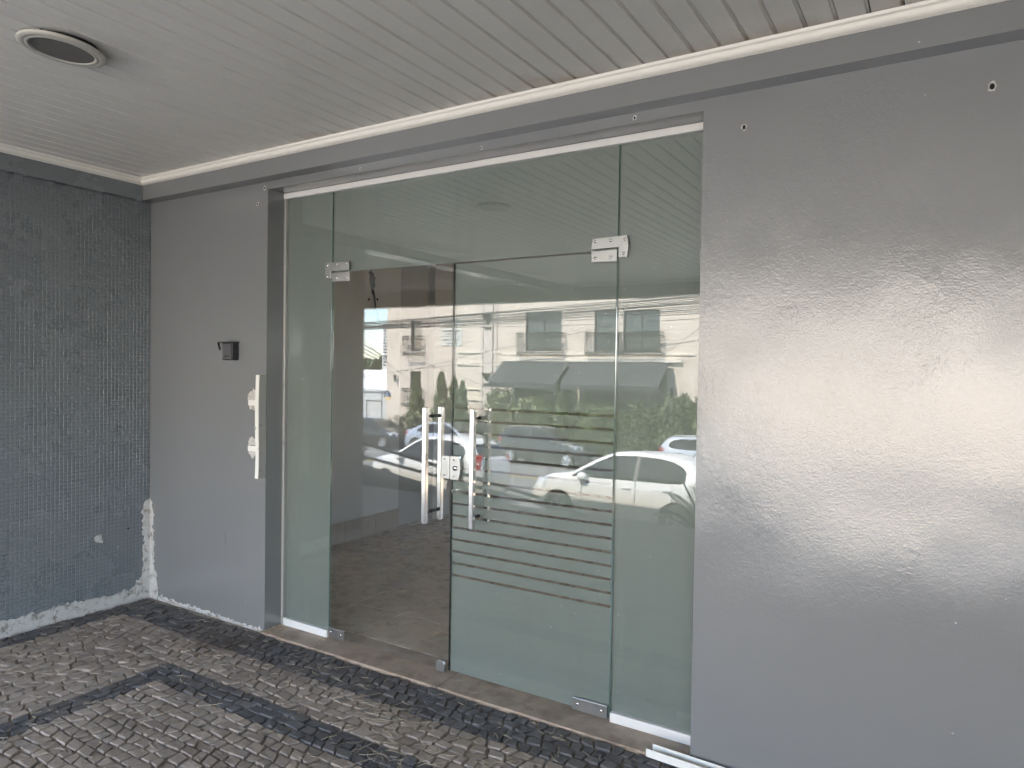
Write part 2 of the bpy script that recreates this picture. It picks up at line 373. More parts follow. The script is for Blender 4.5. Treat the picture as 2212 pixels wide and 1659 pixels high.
def mat_dusty_car():
    t = NT('dusty_white_car_paint'); ov = t.tc.outputs['Object']
    c = t.mix(t.noise(2.0, 4, 0.5, ov), (0.72, 0.72, 0.71), (0.78, 0.78, 0.77))
    sx = t.n('ShaderNodeSeparateXYZ'); t.l(ov, sx.inputs['Vector'])
    hgt = t.math('ADD', sx.outputs['Z'], t.math('MULTIPLY', t.noise(5, 7, 0.7, ov), 0.35))
    c = t.mix(t.ramp(hgt, 0.62, 1.0, (0.8, 0.8, 0.8, 1), (0, 0, 0, 1)), c, (0.56, 0.49, 0.385))   # road dust thrown up on the lower doors
    t.princ(c, 0.34, 0, None, Coat_Weight=0.4, Coat_Roughness=0.06); return t.m
M['car_white'] = mat_dusty_car()
M['car_silver'] = mat('silver_blue_car_paint', (0.46, 0.50, 0.56), 0.28, 0.45, var=0.04, vs=2, coat=0.6, obj=True)
M['car_silver_b'] = mat('pale_silver_car_paint', (0.56, 0.58, 0.61), 0.28, 0.4, var=0.04, vs=2, coat=0.6, obj=True)
M['car_black'] = mat('black_car_paint', (0.012, 0.012, 0.013), 0.2, 0.0, var=0.1, vs=2, coat=0.8, obj=True)
M['car_grey'] = mat('charcoal_car_paint', (0.045, 0.047, 0.05), 0.25, 0.3, var=0.08, vs=2, coat=0.8, obj=True)
M['plate'] = mat('pale_number_plate', (0.55, 0.56, 0.58), 0.5, var=0.1, vs=30)

# ------------------------------------------------------------------ dimensions (metres; front wall plane y=0, street towards -y)
XL, XR = 1.182, 3.773            # door opening
GY = 0.131                       # front face of the glass
S1, S2, S3 = 1.582, 2.4565, 3.360
ZT, ZH, ZO = 2.10, 2.566, 2.600
ZF = -0.032                      # paving level
ZC = 2.785                       # ceiling
EDGE = -4.0                      # porch floor edge

def project(p):
    d = Vector(p) - CAM_POS; wz = d.dot(AX_F)
    if wz < 0.05: return None
    return 512 + 707.9 * d.dot(AX_R) / wz, 384 - 707.9 * d.dot(AX_U) / wz, wz

def holes_wall(mb, x0, x1, z0, z1, holes, y, depth):
    """front sheet at y facing -y with rectangular openings; reveals go to y+depth"""
    xs = sorted({x0, x1, *[h[0] for h in holes], *[h[1] for h in holes]})
    zs = sorted({z0, z1, *[h[2] for h in holes], *[h[3] for h in holes]})
    inside = lambda x, z: any(h[0] < x < h[1] and h[2] < z < h[3] for h in holes)
    for i in range(len(xs) - 1):
        for j in range(len(zs) - 1):
            if not inside((xs[i] + xs[i + 1]) / 2, (zs[j] + zs[j + 1]) / 2):
                mb.add([(xs[i], y, zs[j]), (xs[i + 1], y, zs[j]), (xs[i + 1], y, zs[j + 1]), (xs[i], y, zs[j + 1])], [(0, 1, 2, 3)])
    for a, b, c, d in holes:
        yb = y + depth
        mb.add([(a, y, c), (a, yb, c), (a, yb, d), (a, y, d)], [(0, 1, 2, 3)])
        mb.add([(b, y, c), (b, y, d), (b, yb, d), (b, yb, c)], [(0, 1, 2, 3)])
        mb.add([(a, y, d), (a, yb, d), (b, yb, d), (b, y, d)], [(0, 1, 2, 3)])
        mb.add([(a, y, c), (b, y, c), (b, yb, c), (a, yb, c)], [(0, 1, 2, 3)])
    return mb

def gz(y):                       # street cross-fall
    if y > -4.2: return -1.07
    if y < -28: return -2.785
    return -1.44 + 0.072 * (y + 9.3)

# =================================================================== THE SETTING
# ---- street ground: one sheet with the cross-fall, out to the horizon
g = MB(); ys = [-900, -28, -25.1, -20, -14, -8, -4.2, 40, 900]
for a, b in zip(ys[:-1], ys[1:]):
    g.add([(-900, a, gz(a)), (900, a, gz(a)), (900, b, gz(b)), (-900, b, gz(b))], [(0, 1, 2, 3)])
tag(g.build('ground', M['ground']), kind='structure')
g = MB(); yy = [-25.1, -20, -14, -8.6]
for a, b in zip(yy[:-1], yy[1:]):
    g.add([(-120, a, gz(a) + 0.004), (60, a, gz(a) + 0.004), (60, b, gz(b) + 0.004), (-120, b, gz(b) + 0.004)], [(0, 1, 2, 3)])
road = tag(g.build('road', M['asphalt']), kind='structure')
def stripe(name, m, x0, x1, y, w_):
    a, b = y - w_ / 2, y + w_ / 2
    MB().add([(x0, a, gz(a) + .009), (x1, a, gz(a) + .009), (x1, b, gz(b) + .009), (x0, b, gz(b) + .009)], [(0, 1, 2, 3)]).build(name, m, road)
stripe('yellow_line', M['road_yellow'], -110, 50, -17.1, 0.13); stripe('yellow_line', M['road_yellow'], -110, 50, -16.8, 0.13)
for k in range(26): stripe('white_dash', M['road_white'], -70 + k * 4.2, -70 + k * 4.2 + 2.6, -20.7, 0.12)
for k in range(26): stripe('white_dash', M['road_white'], -69 + k * 4.2, -69 + k * 4.2 + 2.2, -11.8, 0.12)
MB().box(-110, 50, -25.4, -25.1, -3.2, gz(-25.2) + 0.14, b=.03).build('far_kerb', M['kerb'], road)
MB().box(-110, 50, -8.6, -8.4, -2.0, gz(-8.5) + 0.13, b=.03).build('near_kerb', M['kerb'], road)
# near sidewalk
g = MB(); g.box(-60, 40, -8.4, EDGE - 0.25, -2.2, -1.02)
tag(g.build('sidewalk', M['concrete']), kind='structure')
# verge on the far side
g = MB(); g.add([(-24, -28, -2.56), (24, -28, -2.56), (24, -25.4, -2.46), (-24, -25.4, -2.46)], [(0, 1, 2, 3)])
tag(g.build('far_verge', M['ground']), kind='structure')

# ---- porch floor
pave = MB(); pave.box(-9.0, 12.0, EDGE, 0.0, -1.3, -0.0415)
pavement = tag(pave.build('pavement', M['grit']), kind='structure')

def stones():
    """rows of irregular hand-cut stones; each returned as (poly, material, seed)"""
    out = []
    def field(x0, x1, y0, y1, along, m, rowh, lmin, lmax):
        def W(u, v): return (u, v) if along == 'x' else (v, u)
        u0, u1, v0, v1 = (x0, x1, y0, y1) if along == 'x' else (y0, y1, x0, x1)
        n = max(1, round((v1 - v0) / rowh)); h = (v1 - v0) / n
        def vb(i, u):
            base = v0 + i * h
            amp = 0.010 if 0 < i < n else 0.004
            return base + amp * (mnoise.noise(Vector((u * 6.0, i * 3.7 + v0 * 5, 1.3))) + 0.6 * mnoise.noise(Vector((u * 19.0, i * 1.9, 4.2))))
        for i in range(n):
            u = u0 - rng.uniform(0, 0.03); sk = rng.uniform(-0.014, 0.014)
            while u < u1 - 0.015:
                L = rng.uniform(lmin, lmax)
                if u1 - (u + L) < lmin * 0.6: L = u1 - u
                sk2 = rng.uniform(-0.016, 0.016)
                ua, ub = max(u, u0), u + L
                gp = rng.uniform(0.0022, 0.0052)
                P = [(ua - sk + gp, vb(i, ua) + gp), (ub - sk2 - gp, vb(i, ub) + gp), (ub + sk2 - gp, vb(i + 1, ub) - gp), (ua + sk + gp, vb(i + 1, ua) - gp)]
                c = (sum(p[0] for p in P) / 4, sum(p[1] for p in P) / 4)
                Q = []
                for k in range(4):
                    a, b = P[k], P[(k + 1) % 4]
                    t = rng.uniform(0.08, 0.22)
                    Q.append((a[0] + (c[0] - a[0]) * rng.uniform(0.0, 0.12), a[1] + (c[1] - a[1]) * rng.uniform(0.0, 0.12)))
                    if rng.random() < 0.75:
                        f = rng.uniform(0.35, 0.65); j = rng.uniform(-0.05, 0.05)
                        mxp = (a[0] + (b[0] - a[0]) * f, a[1] + (b[1] - a[1]) * f)
                        Q.append((mxp[0] + (mxp[0] - c[0]) * j, mxp[1] + (mxp[1] - c[1]) * j))
                poly = [W(*q) for q in Q]
                if along != 'x': poly.reverse()
                out.append((poly, m, rng.random()))
                u = ub; sk = sk2
    field(0.03, 9.0, -0.285, -0.036, 'x', 'dark', 0.0615, 0.045, 0.085)
    field(0.03, 0.185, EDGE, -0.285, 'y', 'dark', 0.055, 0.055, 0.10)
    field(0.185, 9.0, -0.572, -0.285, 'x', 'tan', 0.056, 0.048, 0.092)
    field(0.185, 1.125, EDGE, -0.572, 'y', 'tan', 0.057, 0.048, 0.092)
    field(1.125, 9.0, -0.738, -0.572, 'x', 'dark', 0.057, 0.055, 0.10)
    field(1.125, 1.275, EDGE, -0.738, 'y', 'dark', 0.050, 0.055, 0.10)
    field(1.275, 9.0, EDGE, -0.738, 'x', 'tan', 0.056, 0.048, 0.092)
    return out

def stone_geo(mb, poly, rv):
    n = len(poly); cx = sum(p[0] for p in poly) / n; cy = sum(p[1] for p in poly) / n
    z = ZF + rng.uniform(-0.004, 0.004); tx, ty = rng.gauss(0, 0.020), rng.gauss(0, 0.020)
    def top(f, dz): return [(cx + (p[0] - cx) * f, cy + (p[1] - cy) * f, z + dz + tx * (p[0] - cx) + ty * (p[1] - cy) + rng.gauss(0, 0.0007)) for p in poly]
    vs = top(0.87, 0.0014) + top(0.975, -0.0008) + [(p[0], p[1], -0.06) for p in poly]
    fs = [tuple(range(n))] + [(i + n, (i + 1) % n + n, (i + 1) % n, i) for i in range(n)] + [(i + 2 * n, (i + 1) % n + 2 * n, (i + 1) % n + n, i + n) for i in range(n)]
    mb.add(vs, fs, False, rv)

allst = stones(); keyed = []
for k, (poly, m, rv) in enumerate(allst):
    cx = sum(p[0] for p in poly) / len(poly); cy = sum(p[1] for p in poly) / len(poly)
    q = project((cx, cy, ZF)); vis = q and -10 < q[0] < 1034 and q[1] < 790 and cx < 3.9
    keyed.append((q[2] if vis else 99, k))
keyed.sort(); single = {k for d, k in keyed[:300] if d < 99}
rest = {'tan': MB(), 'dark': MB()}
for k, (poly, m, rv) in enumerate(allst):
    if k in single:
        s_ = MB(); stone_geo(s_, poly, rv); s_.build('paving_stone', M[m], pavement, attr='rnd')
    else: stone_geo(rest[m], poly, rv)
tag(rest['tan'].build('tan_paving_stones', M['tan'], pavement, attr='rnd'), kind='stuff')
tag(rest['dark'].build('black_paving_stones', M['dark'], pavement, attr='rnd'), kind='stuff')

# ---- ceiling of white boards
ceil = MB(); ceil.box(-8.5, 11.0, -6.3, 0.9, 2.83, 3.02); ceil.box(-8.5, -0.2, -6.2, -0.3, 2.80, 2.8295)
ceiling = tag(ceil.build('ceiling', M['concrete']), kind='structure')
prof = [(0.003, 2.808), (0.003, 2.789), (0.006, ZC), (0.089, ZC), (0.092, 2.794), (0.0995, 2.794), (0.0995, 2.808)]
pm = MB().prism(prof, 1, -6.0, -0.085).mesh('board')
x = 0.052
while x < 8.9:
    link('board', pm, M['soffit'], ceiling, (x - 0.0, 0, rng.uniform(-0.0012, 0.0012))); x += 0.1005
# quarter-round trim along both walls and the front beam
def trim_profile(d0, s): # points (across, z)
    pts = [(d0, 2.742), (d0 + s * .006, 2.742)]
    for k in range(7):
        a = math.pi / 2 * k / 6; pts.append((d0 + s * (.006 + .020 * math.sin(a)), 2.744 + .024 * (1 - math.cos(a))))
    pts += [(d0 + s * .028, 2.770), (d0 + s * .034, 2.773), (d0 + s * .038, 2.7835), (d0, 2.7835)]
    return pts
MB().prism(trim_profile(-0.086, -1), 0, 0.046, 9.0).build('trim', M['trim'], ceiling)
MB().prism(trim_profile(0.045, 1), 1, -6.0, -0.087).build('trim', M['trim'], ceiling)
MB().prism([(p[0], p[1]) for p in trim_profile(-6.02, 1)], 0, 0.09, 9.0).build('trim', M['trim'], ceiling)
MB().box(-8.6, 11.1, -6.24, -6.02, 2.575, 3.10).build('front_beam', M['paint'], ceiling)
MB().box(-0.15, 0.045, -6.01, -1.83, 2.645, 2.829).build('side_beam', M['paint'], ceiling)
MB().box(-8.6, -8.4, -6.0, 0.4, -1.2, 3.0).build('unseen_end_wall', M['concrete'], ceiling)
MB().box(6.6, 6.8, -4.4, -0.09, -0.04, 2.779).build('unseen_end_wall', M['paint'], ceiling)  # unseen wall added to block light from the right end of the porch
for px in (-8.2, 8.8):
    MB().box(px - .15, px + .15, -6.2, -5.9, -1.3, 2.575).build('canopy_pillar', M['paint'], ceiling)

# =================================================================== FRONT WALL
fw = empty('front_wall', (0, 0, 0), label='glossy grey painted front wall around the glass doorway', cat='wall')
wb = holes_wall(MB(), -0.14, 9.0, -0.2, 3.0, [(XL, XR, -0.2, ZO)], 0.0, 0.22)
wb.build('wall_face', M['paint'], fw)
MB().box(-0.02, 9.0, -0.086, -0.0005, 2.645, 2.829).build('top_band', M['paint'], fw)
# drill holes with chipped rims
for hx, hz, r in ((4.728, 2.51, .013), (3.933, 2.509, .012), (3.482, 2.622, .009), (2.705, 2.616, .008), (1.923, 2.622, .007), (1.154, 2.612, .011), (1.093, 2.523, .011)):
    mb = MB(); n = 12; vs = []
    for k in range(n):
        a = 2 * math.pi * k / n; rr = r * rng.uniform(0.95, 1.55); vs.append((hx + rr * .75 * math.cos(a), -0.0012, hz + rr * math.sin(a)))
    for k in range(n):
        a = 2 * math.pi * k / n; vs.append((hx + r * .55 * math.cos(a), -0.0016, hz + r * .8 * math.sin(a)))
    mb.add(vs, [(k, (k + 1) % n, (k + 1) % n + n, k + n) for k in range(n)])
    chip = mb.build('drill_hole_chip', M['plaster'], fw)
    MB().add([v for v in vs[n:]], [tuple(range(n))]).build('drill_hole', M['dark_void'], chip)
# painted-over cover plate outline and a few filler dabs
mb = MB(); mb.box(0.708, 0.815, -0.003, -0.0003, 0.443, 0.521, b=.001); mb.build('painted_cover_plate', M['paint'], fw)

def ragged(name, parent, fn, pts, mtl, thick, seed):
    """thin ragged plaster patch: pts outline in wall coordinates (a,z), fn(a,z,d)->3D"""
    r_ = random.Random(seed); out = []
    for i in range(len(pts)):
        a, b = pts[i], pts[(i + 1) % len(pts)]
        n = max(2, int(math.dist(a, b) / 0.014))
        for k in range(n):
            t = k / n; j = 0.0 if (a[1] <= ZF + .001 and b[1] <= ZF + .001) else 0.006
            out.append((a[0] + (b[0] - a[0]) * t + r_.gauss(0, j), a[1] + (b[1] - a[1]) * t + r_.gauss(0, j)))
    n = len(out); vs = [fn(p[0], p[1], thick) for p in out] + [fn(p[0], p[1], 0.0002) for p in out]
    o = MB().add(vs, [tuple(range(n))] + [(i, i + n, (i + 1) % n + n, (i + 1) % n) for i in range(n)]).build(name, mtl, parent)
    recalc(o.data); return o
onfront = lambda a, z, d: (a, -d, z)
ragged('bare_plaster', fw, onfront, [(0.002, ZF - .01), (0.105, ZF - .01), (0.10, 0.06), (0.085, 0.13), (0.05, 0.20), (0.045, 0.45), (0.042, 0.56), (0.02, 0.63), (0.002, 0.635)], M['plaster'], 0.003, 3)
ragged('bare_plaster', fw, onfront, [(0.11, ZF - .01), (1.17, ZF - .01), (1.17, -0.016), (0.9, -0.018), (0.6, -0.014), (0.3, -0.012), (0.11, 0.0)], M['plaster'], 0.0025, 4)
for zc in (1.350, 1.070):
    P = [(1.068 + .046 * math.cos(a), zc + .060 * math.sin(a)) for a in [k * math.pi / 6 for k in range(12)]]
    ragged('filler_patch', fw, onfront, P, M['plaster'], 0.004, int(zc * 100))
# bent metal strike holder fixed beside the doorway
sh = empty('bent_metal_channel', (1.17, 0, 1.2), label='bent white metal channel on two arms beside the doorway', cat='bracket')
def loc(mb, name, m, o): # geometry given in world, parented to an empty with offset
    ob = mb.build(name, m, o); ob.matrix_parent_inverse = Matrix.Translation(-Vector(o.location)); return ob
def bent(z): return 0.003 * math.sin((z - .89) / .62 * 7) - (1.5 - z) * 0.006
def strip(mb, x0, x1, y0, y1, zs):
    vs = []
    for z in zs:
        d = bent(z); vs += [(x0 + d, y0, z), (x1 + d, y0, z), (x1 + d, y1, z), (x0 + d, y1, z)]
    fs = [(0, 3, 2, 1), tuple(range(len(vs) - 4, len(vs)))]
    for i in range(len(zs) - 1):
        for k in range(4): fs.append((i * 4 + k, i * 4 + (k + 1) % 4, i * 4 + 4 + (k + 1) % 4, i * 4 + 4 + k))
    mb.add(vs, fs)
zs = [0.892 + k * (1.504 - 0.892) / 14 for k in range(15)]
zlow = [z for z in zs if z <= 1.10]; zup = [z for z in zs if z >= 1.105]
mb = MB(); strip(mb, 1.158, 1.1865, -0.055, -0.052, zs[:6]); loc(mb, 'front_flange', M['white_steel'], sh)
mb = MB(); strip(mb, 1.156, 1.1850, -0.0555, -0.052, zs[5:]); loc(mb, 'front_flange', M['white_steel'], sh)
mb = MB(); strip(mb, 1.1835, 1.1862, -0.0515, -0.002, zs); loc(mb, 'web', M['alu_grey_and_shade'], sh)  # white channel like the flanges; shade inside it put into the grey
for zc in (1.338, 1.066):
    mb = MB(); mb.box(1.086, 1.158 + bent(zc), -0.0535, -0.0495, zc - .016, zc + .016, b=.001); mb.box(1.086, 1.090, -0.049, 0.0, zc - .016, zc + .016); loc(mb, 'fixing_arm', M['white_steel'], sh)
mb = MB().lathe([(0.0, 0.004), (0.008, 0.003), (0.009, 0)], 12, Matrix.Translation((1.158 + bent(1.19), -0.0555, 1.19)) @ Matrix.Rotation(R(90), 4, 'X')); loc(mb, 'bolt', M['steel'], sh)

# intercom
ic = empty('intercom', (0.88, 0, 1.65), label='black intercom with rain hood on the grey wall', cat='intercom')
loc(MB().box(0.835, 0.930, -0.050, -0.0005, 1.590, 1.700, b=.004), 'case', M['scuffed_black'], ic)
loc(MB().box(0.845, 0.921, -0.056, -0.0505, 1.597, 1.690, b=.002), 'face_plate', M['intercom_plate'], ic)
mb = MB(); mb.prism([(-0.0005, 1.7015), (-0.080, 1.7015), (-0.080, 1.695), (-0.066, 1.6955), (-0.0005, 1.6955)], 0, 0.829, 0.936)
mb.prism([(-0.080, 1.6945), (-0.0665, 1.6945), (-0.058, 1.652), (-0.068, 1.652)], 0, 0.829, 0.8335)
loc(mb, 'rain_hood', M['scuffed_black'], ic)
for k in range(3): loc(MB().box(0.868 + k * .008, 0.871 + k * .008, -0.0575, -0.0565, 1.606, 1.618), 'speaker_slot', M['dark_void'], ic)
loc(MB().lathe([(0, .003), (.005, .0025), (.006, 0)], 14, Matrix.Translation((0.902, -0.0562, 1.612)) @ Matrix.Rotation(R(90), 4, 'X')), 'call_button', M['black_rubber'], ic)

# =================================================================== MOSAIC WALL (left)
mw = empty('mosaic_wall', (0, 0, 0), label='grey painted mosaic tiled side wall at the left', cat='wall')
MB().box(-0.16, -0.0035, -1.8, -0.0003, -0.3, 2.829).build('wall_core', M['paint_tile'], mw)
MB().box(-0.0034, 0.045, -1.82, -0.0865, 2.645, 2.829).build('top_band', M['paint_tile'], mw)
TP = 0.0242; tiles = []
ny = int(1.8 / TP); nz = int((2.645 - 0.0) / TP)
for i in range(ny):
    for j in range(nz):
        y = -0.013 - i * TP; z = 0.005 + j * TP + 0.012
        q = project((0, y, z)); tiles.append((q[2] if q and q[0] > -6 and 0 < q[1] < 768 else 99, i, j, y, z))
tiles.sort(); tm = MB()
def tile_geo(mb, y, z, a=0.0, b=0.0, dx=0.0):
    h = TP / 2 - 0.0008; k = h - 0.0026
    vs = [(0.0, y + s * h, z + t * h) for s, t in ((-1, -1), (1, -1), (1, 1), (-1, 1))]
    vs = [(-0.0036, p[1], p[2]) for p in vs] + [(dx + a * s * k + b * t * k, y + s * k, z + t * k) for s, t in ((-1, -1), (1, -1), (1, 1), (-1, 1))]
    mb.add(vs, [(4, 5, 6, 7)] + [(i, (i + 1) % 4, (i + 1) % 4 + 4, i + 4) for i in range(4)])
kinds = []
for k in range(9):
    t_ = MB(); tile_geo(t_, 0, 0, rng.gauss(0, .022), rng.gauss(0, .02), rng.gauss(0, .0004)); kinds.append(t_.mesh('mosaic_tile'))
for n_, (d, i, j, y, z) in enumerate(tiles):
    if n_ < 300 and d < 99: link('mosaic_tile', kinds[(i * 5 + j * 3 + i * j) % 9], M['paint_tile'], mw, (0, y, z))
    else:
        c = math.sin(i * 0.9) * .012
        tile_geo(tm, y, z, rng.gauss(0, .022) + c, rng.gauss(0, .02), rng.gauss(0, .0004))
tag(tm.build('mosaic_tiles', M['paint_tile'], mw), kind='stuff')
onside = lambda a, z, d: (d, a, z)
ragged('bare_plaster', mw, onside, [(-1.8, ZF - .01), (-0.06, ZF - .01), (-0.05, 0.05), (-0.25, 0.045), (-0.5, 0.06), (-0.8, 0.055), (-1.1, 0.065), (-1.8, 0.06)], M['plaster'], 0.012, 5)
ragged('bare_plaster', mw, onside, [(-0.002, ZF - .01), (-0.12, ZF - .01), (-0.13, 0.05), (-0.075, 0.10), (-0.05, 0.16), (-0.045, 0.35), (-0.05, 0.58), (-0.025, 0.64), (-0.002, 0.645)], M['plaster'], 0.008, 6)
ragged('filler_patch', mw, onside, [(-0.362, .397), (-0.322, .395), (-0.318, .45), (-0.36, .452)], M['plaster'], 0.0035, 8)
MB().lathe([(0, .004), (.006, .003), (.007, 0)], 10, Matrix.Translation((0.0, -0.15, 0.46)) @ Matrix.Rotation(R(90), 4, 'Y')).build('wall_plug', M['dark_void'], mw)

# ceiling lamp
cl = empty('ceiling_lamp', (1.690, -1.385, ZC), label='round unlit recessed lamp hanging loose from the white ceiling', cat='lamp')
tilt = (R(-3.0), R(3.5), 0)
MB().lathe([(0.148, 0.0), (0.150, -0.006), (0.146, -0.011), (0.128, -0.014), (0.123, -0.011), (0.120, -0.014), (0.112, -0.0145), (0.108, -0.010)], 48).build('ring', M['lamp_ring'], cl, (0, 0, -0.012), tilt)
MB().lathe([(0.0, -0.009), (0.06, -0.0093), (0.1085, -0.0102)], 40).build('glass_disc', M['lamp_glass'], cl, (0, 0, -0.012), tilt)
MB().lathe([(0.125, -0.003), (0.125, 0.012), (0.10, 0.03)], 32).build('housing', M['dark_void'], cl, (0, 0, -0.010))

# =================================================================== DOORWAY
sill = empty('door_sill', (2.48, 0.05, -0.03), label='dusty brown stone sill under the glass doors', cat='sill')
loc(MB().box(XL - .01, 2.499, -0.030, 0.260, -0.16, -0.022, b=.003), 'sill_slab', M['sill'], sill)
loc(MB().box(2.502, XR + .004, -0.030, 0.260, -0.16, -0.0225, b=.003), 'sill_slab', M['sill'], sill)

fr = empty('door_frame', (2.48, GY, 0), label='white aluminium rails framing the glass doorway', cat='door frame')
loc(MB().box(XL + .001, XR - .001, GY - 0.016, GY + 0.022, ZH, ZO - .001, b=.002), 'head_rail', M['alu'], fr)
loc(MB().box(XL + .002, XL + .020, GY - 0.014, GY + 0.022, -0.0215, ZH - .001, b=.002), 'jamb_profile', M['alu_grey_and_shade'], fr)
loc(MB().box(XL + .021, S1 - .004, GY - 0.012, GY + 0.020, -0.0215, 0.022, b=.002), 'bottom_rail', M['alu'], fr)
loc(MB().box(S3 + .006, XR - .001, GY - 0.012, GY + 0.020, -0.0215, 0.022, b=.002), 'bottom_rail', M['alu'], fr)

GT = 0.010
def pane(o, x0, x1, z0, z1, films):
    loc(MB().box(x0, x1, GY, GY + GT, z0, z1, b=.0012), 'pane', M['glass'], o)
    for xe in (x0 - .0016, x1 + .0002): loc(MB().box(xe, xe + .0014, GY + .001, GY + GT - .001, z0 + .002, z1 - .002), 'polished_edge', M['glass_edge' if abs(xe - S2) < .02 else 'glass_edge_pale'], o)
    for a, b in films: loc(MB().box(x0 + .0012, x1 - .0012, GY + GT + .0006, GY + GT + .0010, a, b), 'film', M['film'], o)
pl_ = empty('glass_side_panel', (XL + .2, GY, 0), label='narrow frosted glass side panel left of the doors', cat='glass panel')
pane(pl_, XL + .018, S1 - .0025, 0.010, ZH + .006, [(0.012, ZH)])
pr_ = empty('glass_side_panel', (XR - .2, GY, 0), label='tall frosted glass side panel right of the doors', cat='glass panel')
pane(pr_, S3 + .003, XR + .003, 0.010, ZH + .006, [(0.012, ZH)])
# scraped film and paint at the wall edge of the right panel
ed = lambda a, z, d: (a, GY - d, z)
ragged('scraped_film', pr_, ed, [(XR - .014, 0.06), (XR - .001, 0.05), (XR - .001, .135), (XR - .010, .13)], M['alu'], 0.0006, 21).matrix_parent_inverse = Matrix.Translation(-Vector(pr_.location))
ragged('scraped_film', pr_, ed, [(XR - .012, 0.745), (XR - .001, 0.70), (XR - .001, .80), (XR - .006, .79)], M['alu'], 0.0006, 22).matrix_parent_inverse = Matrix.Translation(-Vector(pr_.location))
tp = empty('glass_transom_panel', (2.47, GY, ZT), label='wide frosted glass panel above the two doors', cat='glass panel')
pane(tp, S1 + .0025, S3 - .003, ZT + .0015, ZH + .006, [(ZT + .004, ZH)])
dl = empty('glass_door', ((S1 + S2) / 2, GY, 0), label='left clear glass door showing the bare room inside', cat='door')
pane(dl, S1 + .004, S2 - .004, -0.012, ZT - .002, [])
dr = empty('glass_door', ((S2 + S3) / 2, GY, 0), label='right frosted glass door with thin clear stripes', cat='door')
st = [0.492 + .0617 * k for k in range(15)]
fl = [(-0.010, st[0] - .007)] + [(st[k] + .0058, st[k + 1] - .0058) for k in range(14)] + [(st[14] + .007, ZT - .004)]
pane(dr, S2 + .003, S3 - .004, -0.012, ZT - .002, fl)

def screws(o, pts, y, r=.0075):
    for (x_, z_) in pts:
        loc(MB().lathe([(0, .0035), (r * .8, .003), (r, 0)], 14, Matrix.Translation((x_, y, z_)) @ Matrix.Rotation(R(90), 4, 'X')), 'screw', M['chrome'], o)
def plate(o, name, poly, y0, y1, m): 
    ob = loc(MB().prism(poly, 1, y0, y1), name, m, o); recalc(ob.data)
    bv = ob.modifiers.new('b', 'BEVEL'); bv.width = .0015; bv.segments = 2; return ob
YP = GY - .012
# top patch fittings
plate(tp, 'hinge_plate', [(1.536, 2.112), (1.540, 2.066), (1.584, 2.066), (1.584, 2.108), (1.727, 2.108), (1.725, 2.158), (1.540, 2.160)], YP, GY - .0003, M['steel'])
screws(tp, [(1.556, 2.145), (1.632, 2.145), (1.705, 2.145), (1.556, 2.080)], YP)
plate(dl, 'hinge_plate', [(1.593, 2.048), (1.727, 2.046), (1.730, 2.060), (1.727, 2.100), (1.593, 2.100)], YP + .001, GY - .0003, M['steel'])
screws(dl, [(1.632, 2.068), (1.705, 2.068)], YP + .001)
plate(tp, 'hinge_plate', [(3.234, 2.108), (3.238, 2.158), (3.408, 2.160), (3.414, 2.115), (3.408, 2.063), (3.368, 2.063), (3.368, 2.110)], YP, GY - .0003, M['steel'])
screws(tp, [(3.256, 2.142), (3.330, 2.142), (3.398, 2.142), (3.392, 2.080)], YP)
plate(dr, 'hinge_plate', [(3.233, 2.100), (3.236, 2.050), (3.360, 2.048), (3.360, 2.102)], YP + .001, GY - .0003, M['steel'])
screws(dr, [(3.256, 2.068), (3.330, 2.068)], YP + .001)
# bottom pivots and floor bolt
plate(dl, 'bottom_pivot', [(1.590, -.014), (1.712, -.014), (1.712, .044), (1.590, .046)], YP, GY - .0003, M['steel']); screws(dl, [(1.612, .020), (1.690, .016)], YP)
plate(dr, 'bottom_pivot', [(3.175, -.012), (3.352, -.014), (3.352, .046), (3.175, .044)], YP, GY - .0003, M['steel']); screws(dr, [(3.205, .018), (3.325, .018)], YP)
plate(dl, 'floor_bolt', [(2.383, -.018), (2.436, -.018), (2.437, .022), (2.428, .036), (2.412, .039), (2.392, .036), (2.383, .022)], YP - .004, GY - .0003, M['steel'])
# lock
plate(dl, 'lock_keeper', [(2.403, .993), (2.4545, .990), (2.4545, 1.110), (2.403, 1.108)], YP - .004, GY - .0003, M['steel']); screws(dl, [(2.424, 1.092), (2.424, 1.010)], YP - .004, .006)
plate(dr, 'lock_case', [(2.4585, .990), (2.512, .988), (2.520, 1.02), (2.523, 1.05), (2.521, 1.08), (2.514, 1.112), (2.4585, 1.110)], YP - .006, GY - .0003, M['steel']); screws(dr, [(2.484, 1.092), (2.484, 1.008)], YP - .006, .006)
loc(MB().lathe([(0, .010), (.008, .010), (.009, .008), (.012, .008), (.013, 0)], 20, Matrix.Translation((2.494, YP - .006, 1.050)) @ Matrix.Rotation(R(90), 4, 'X')), 'lock_cylinder', M['chrome'], dr)
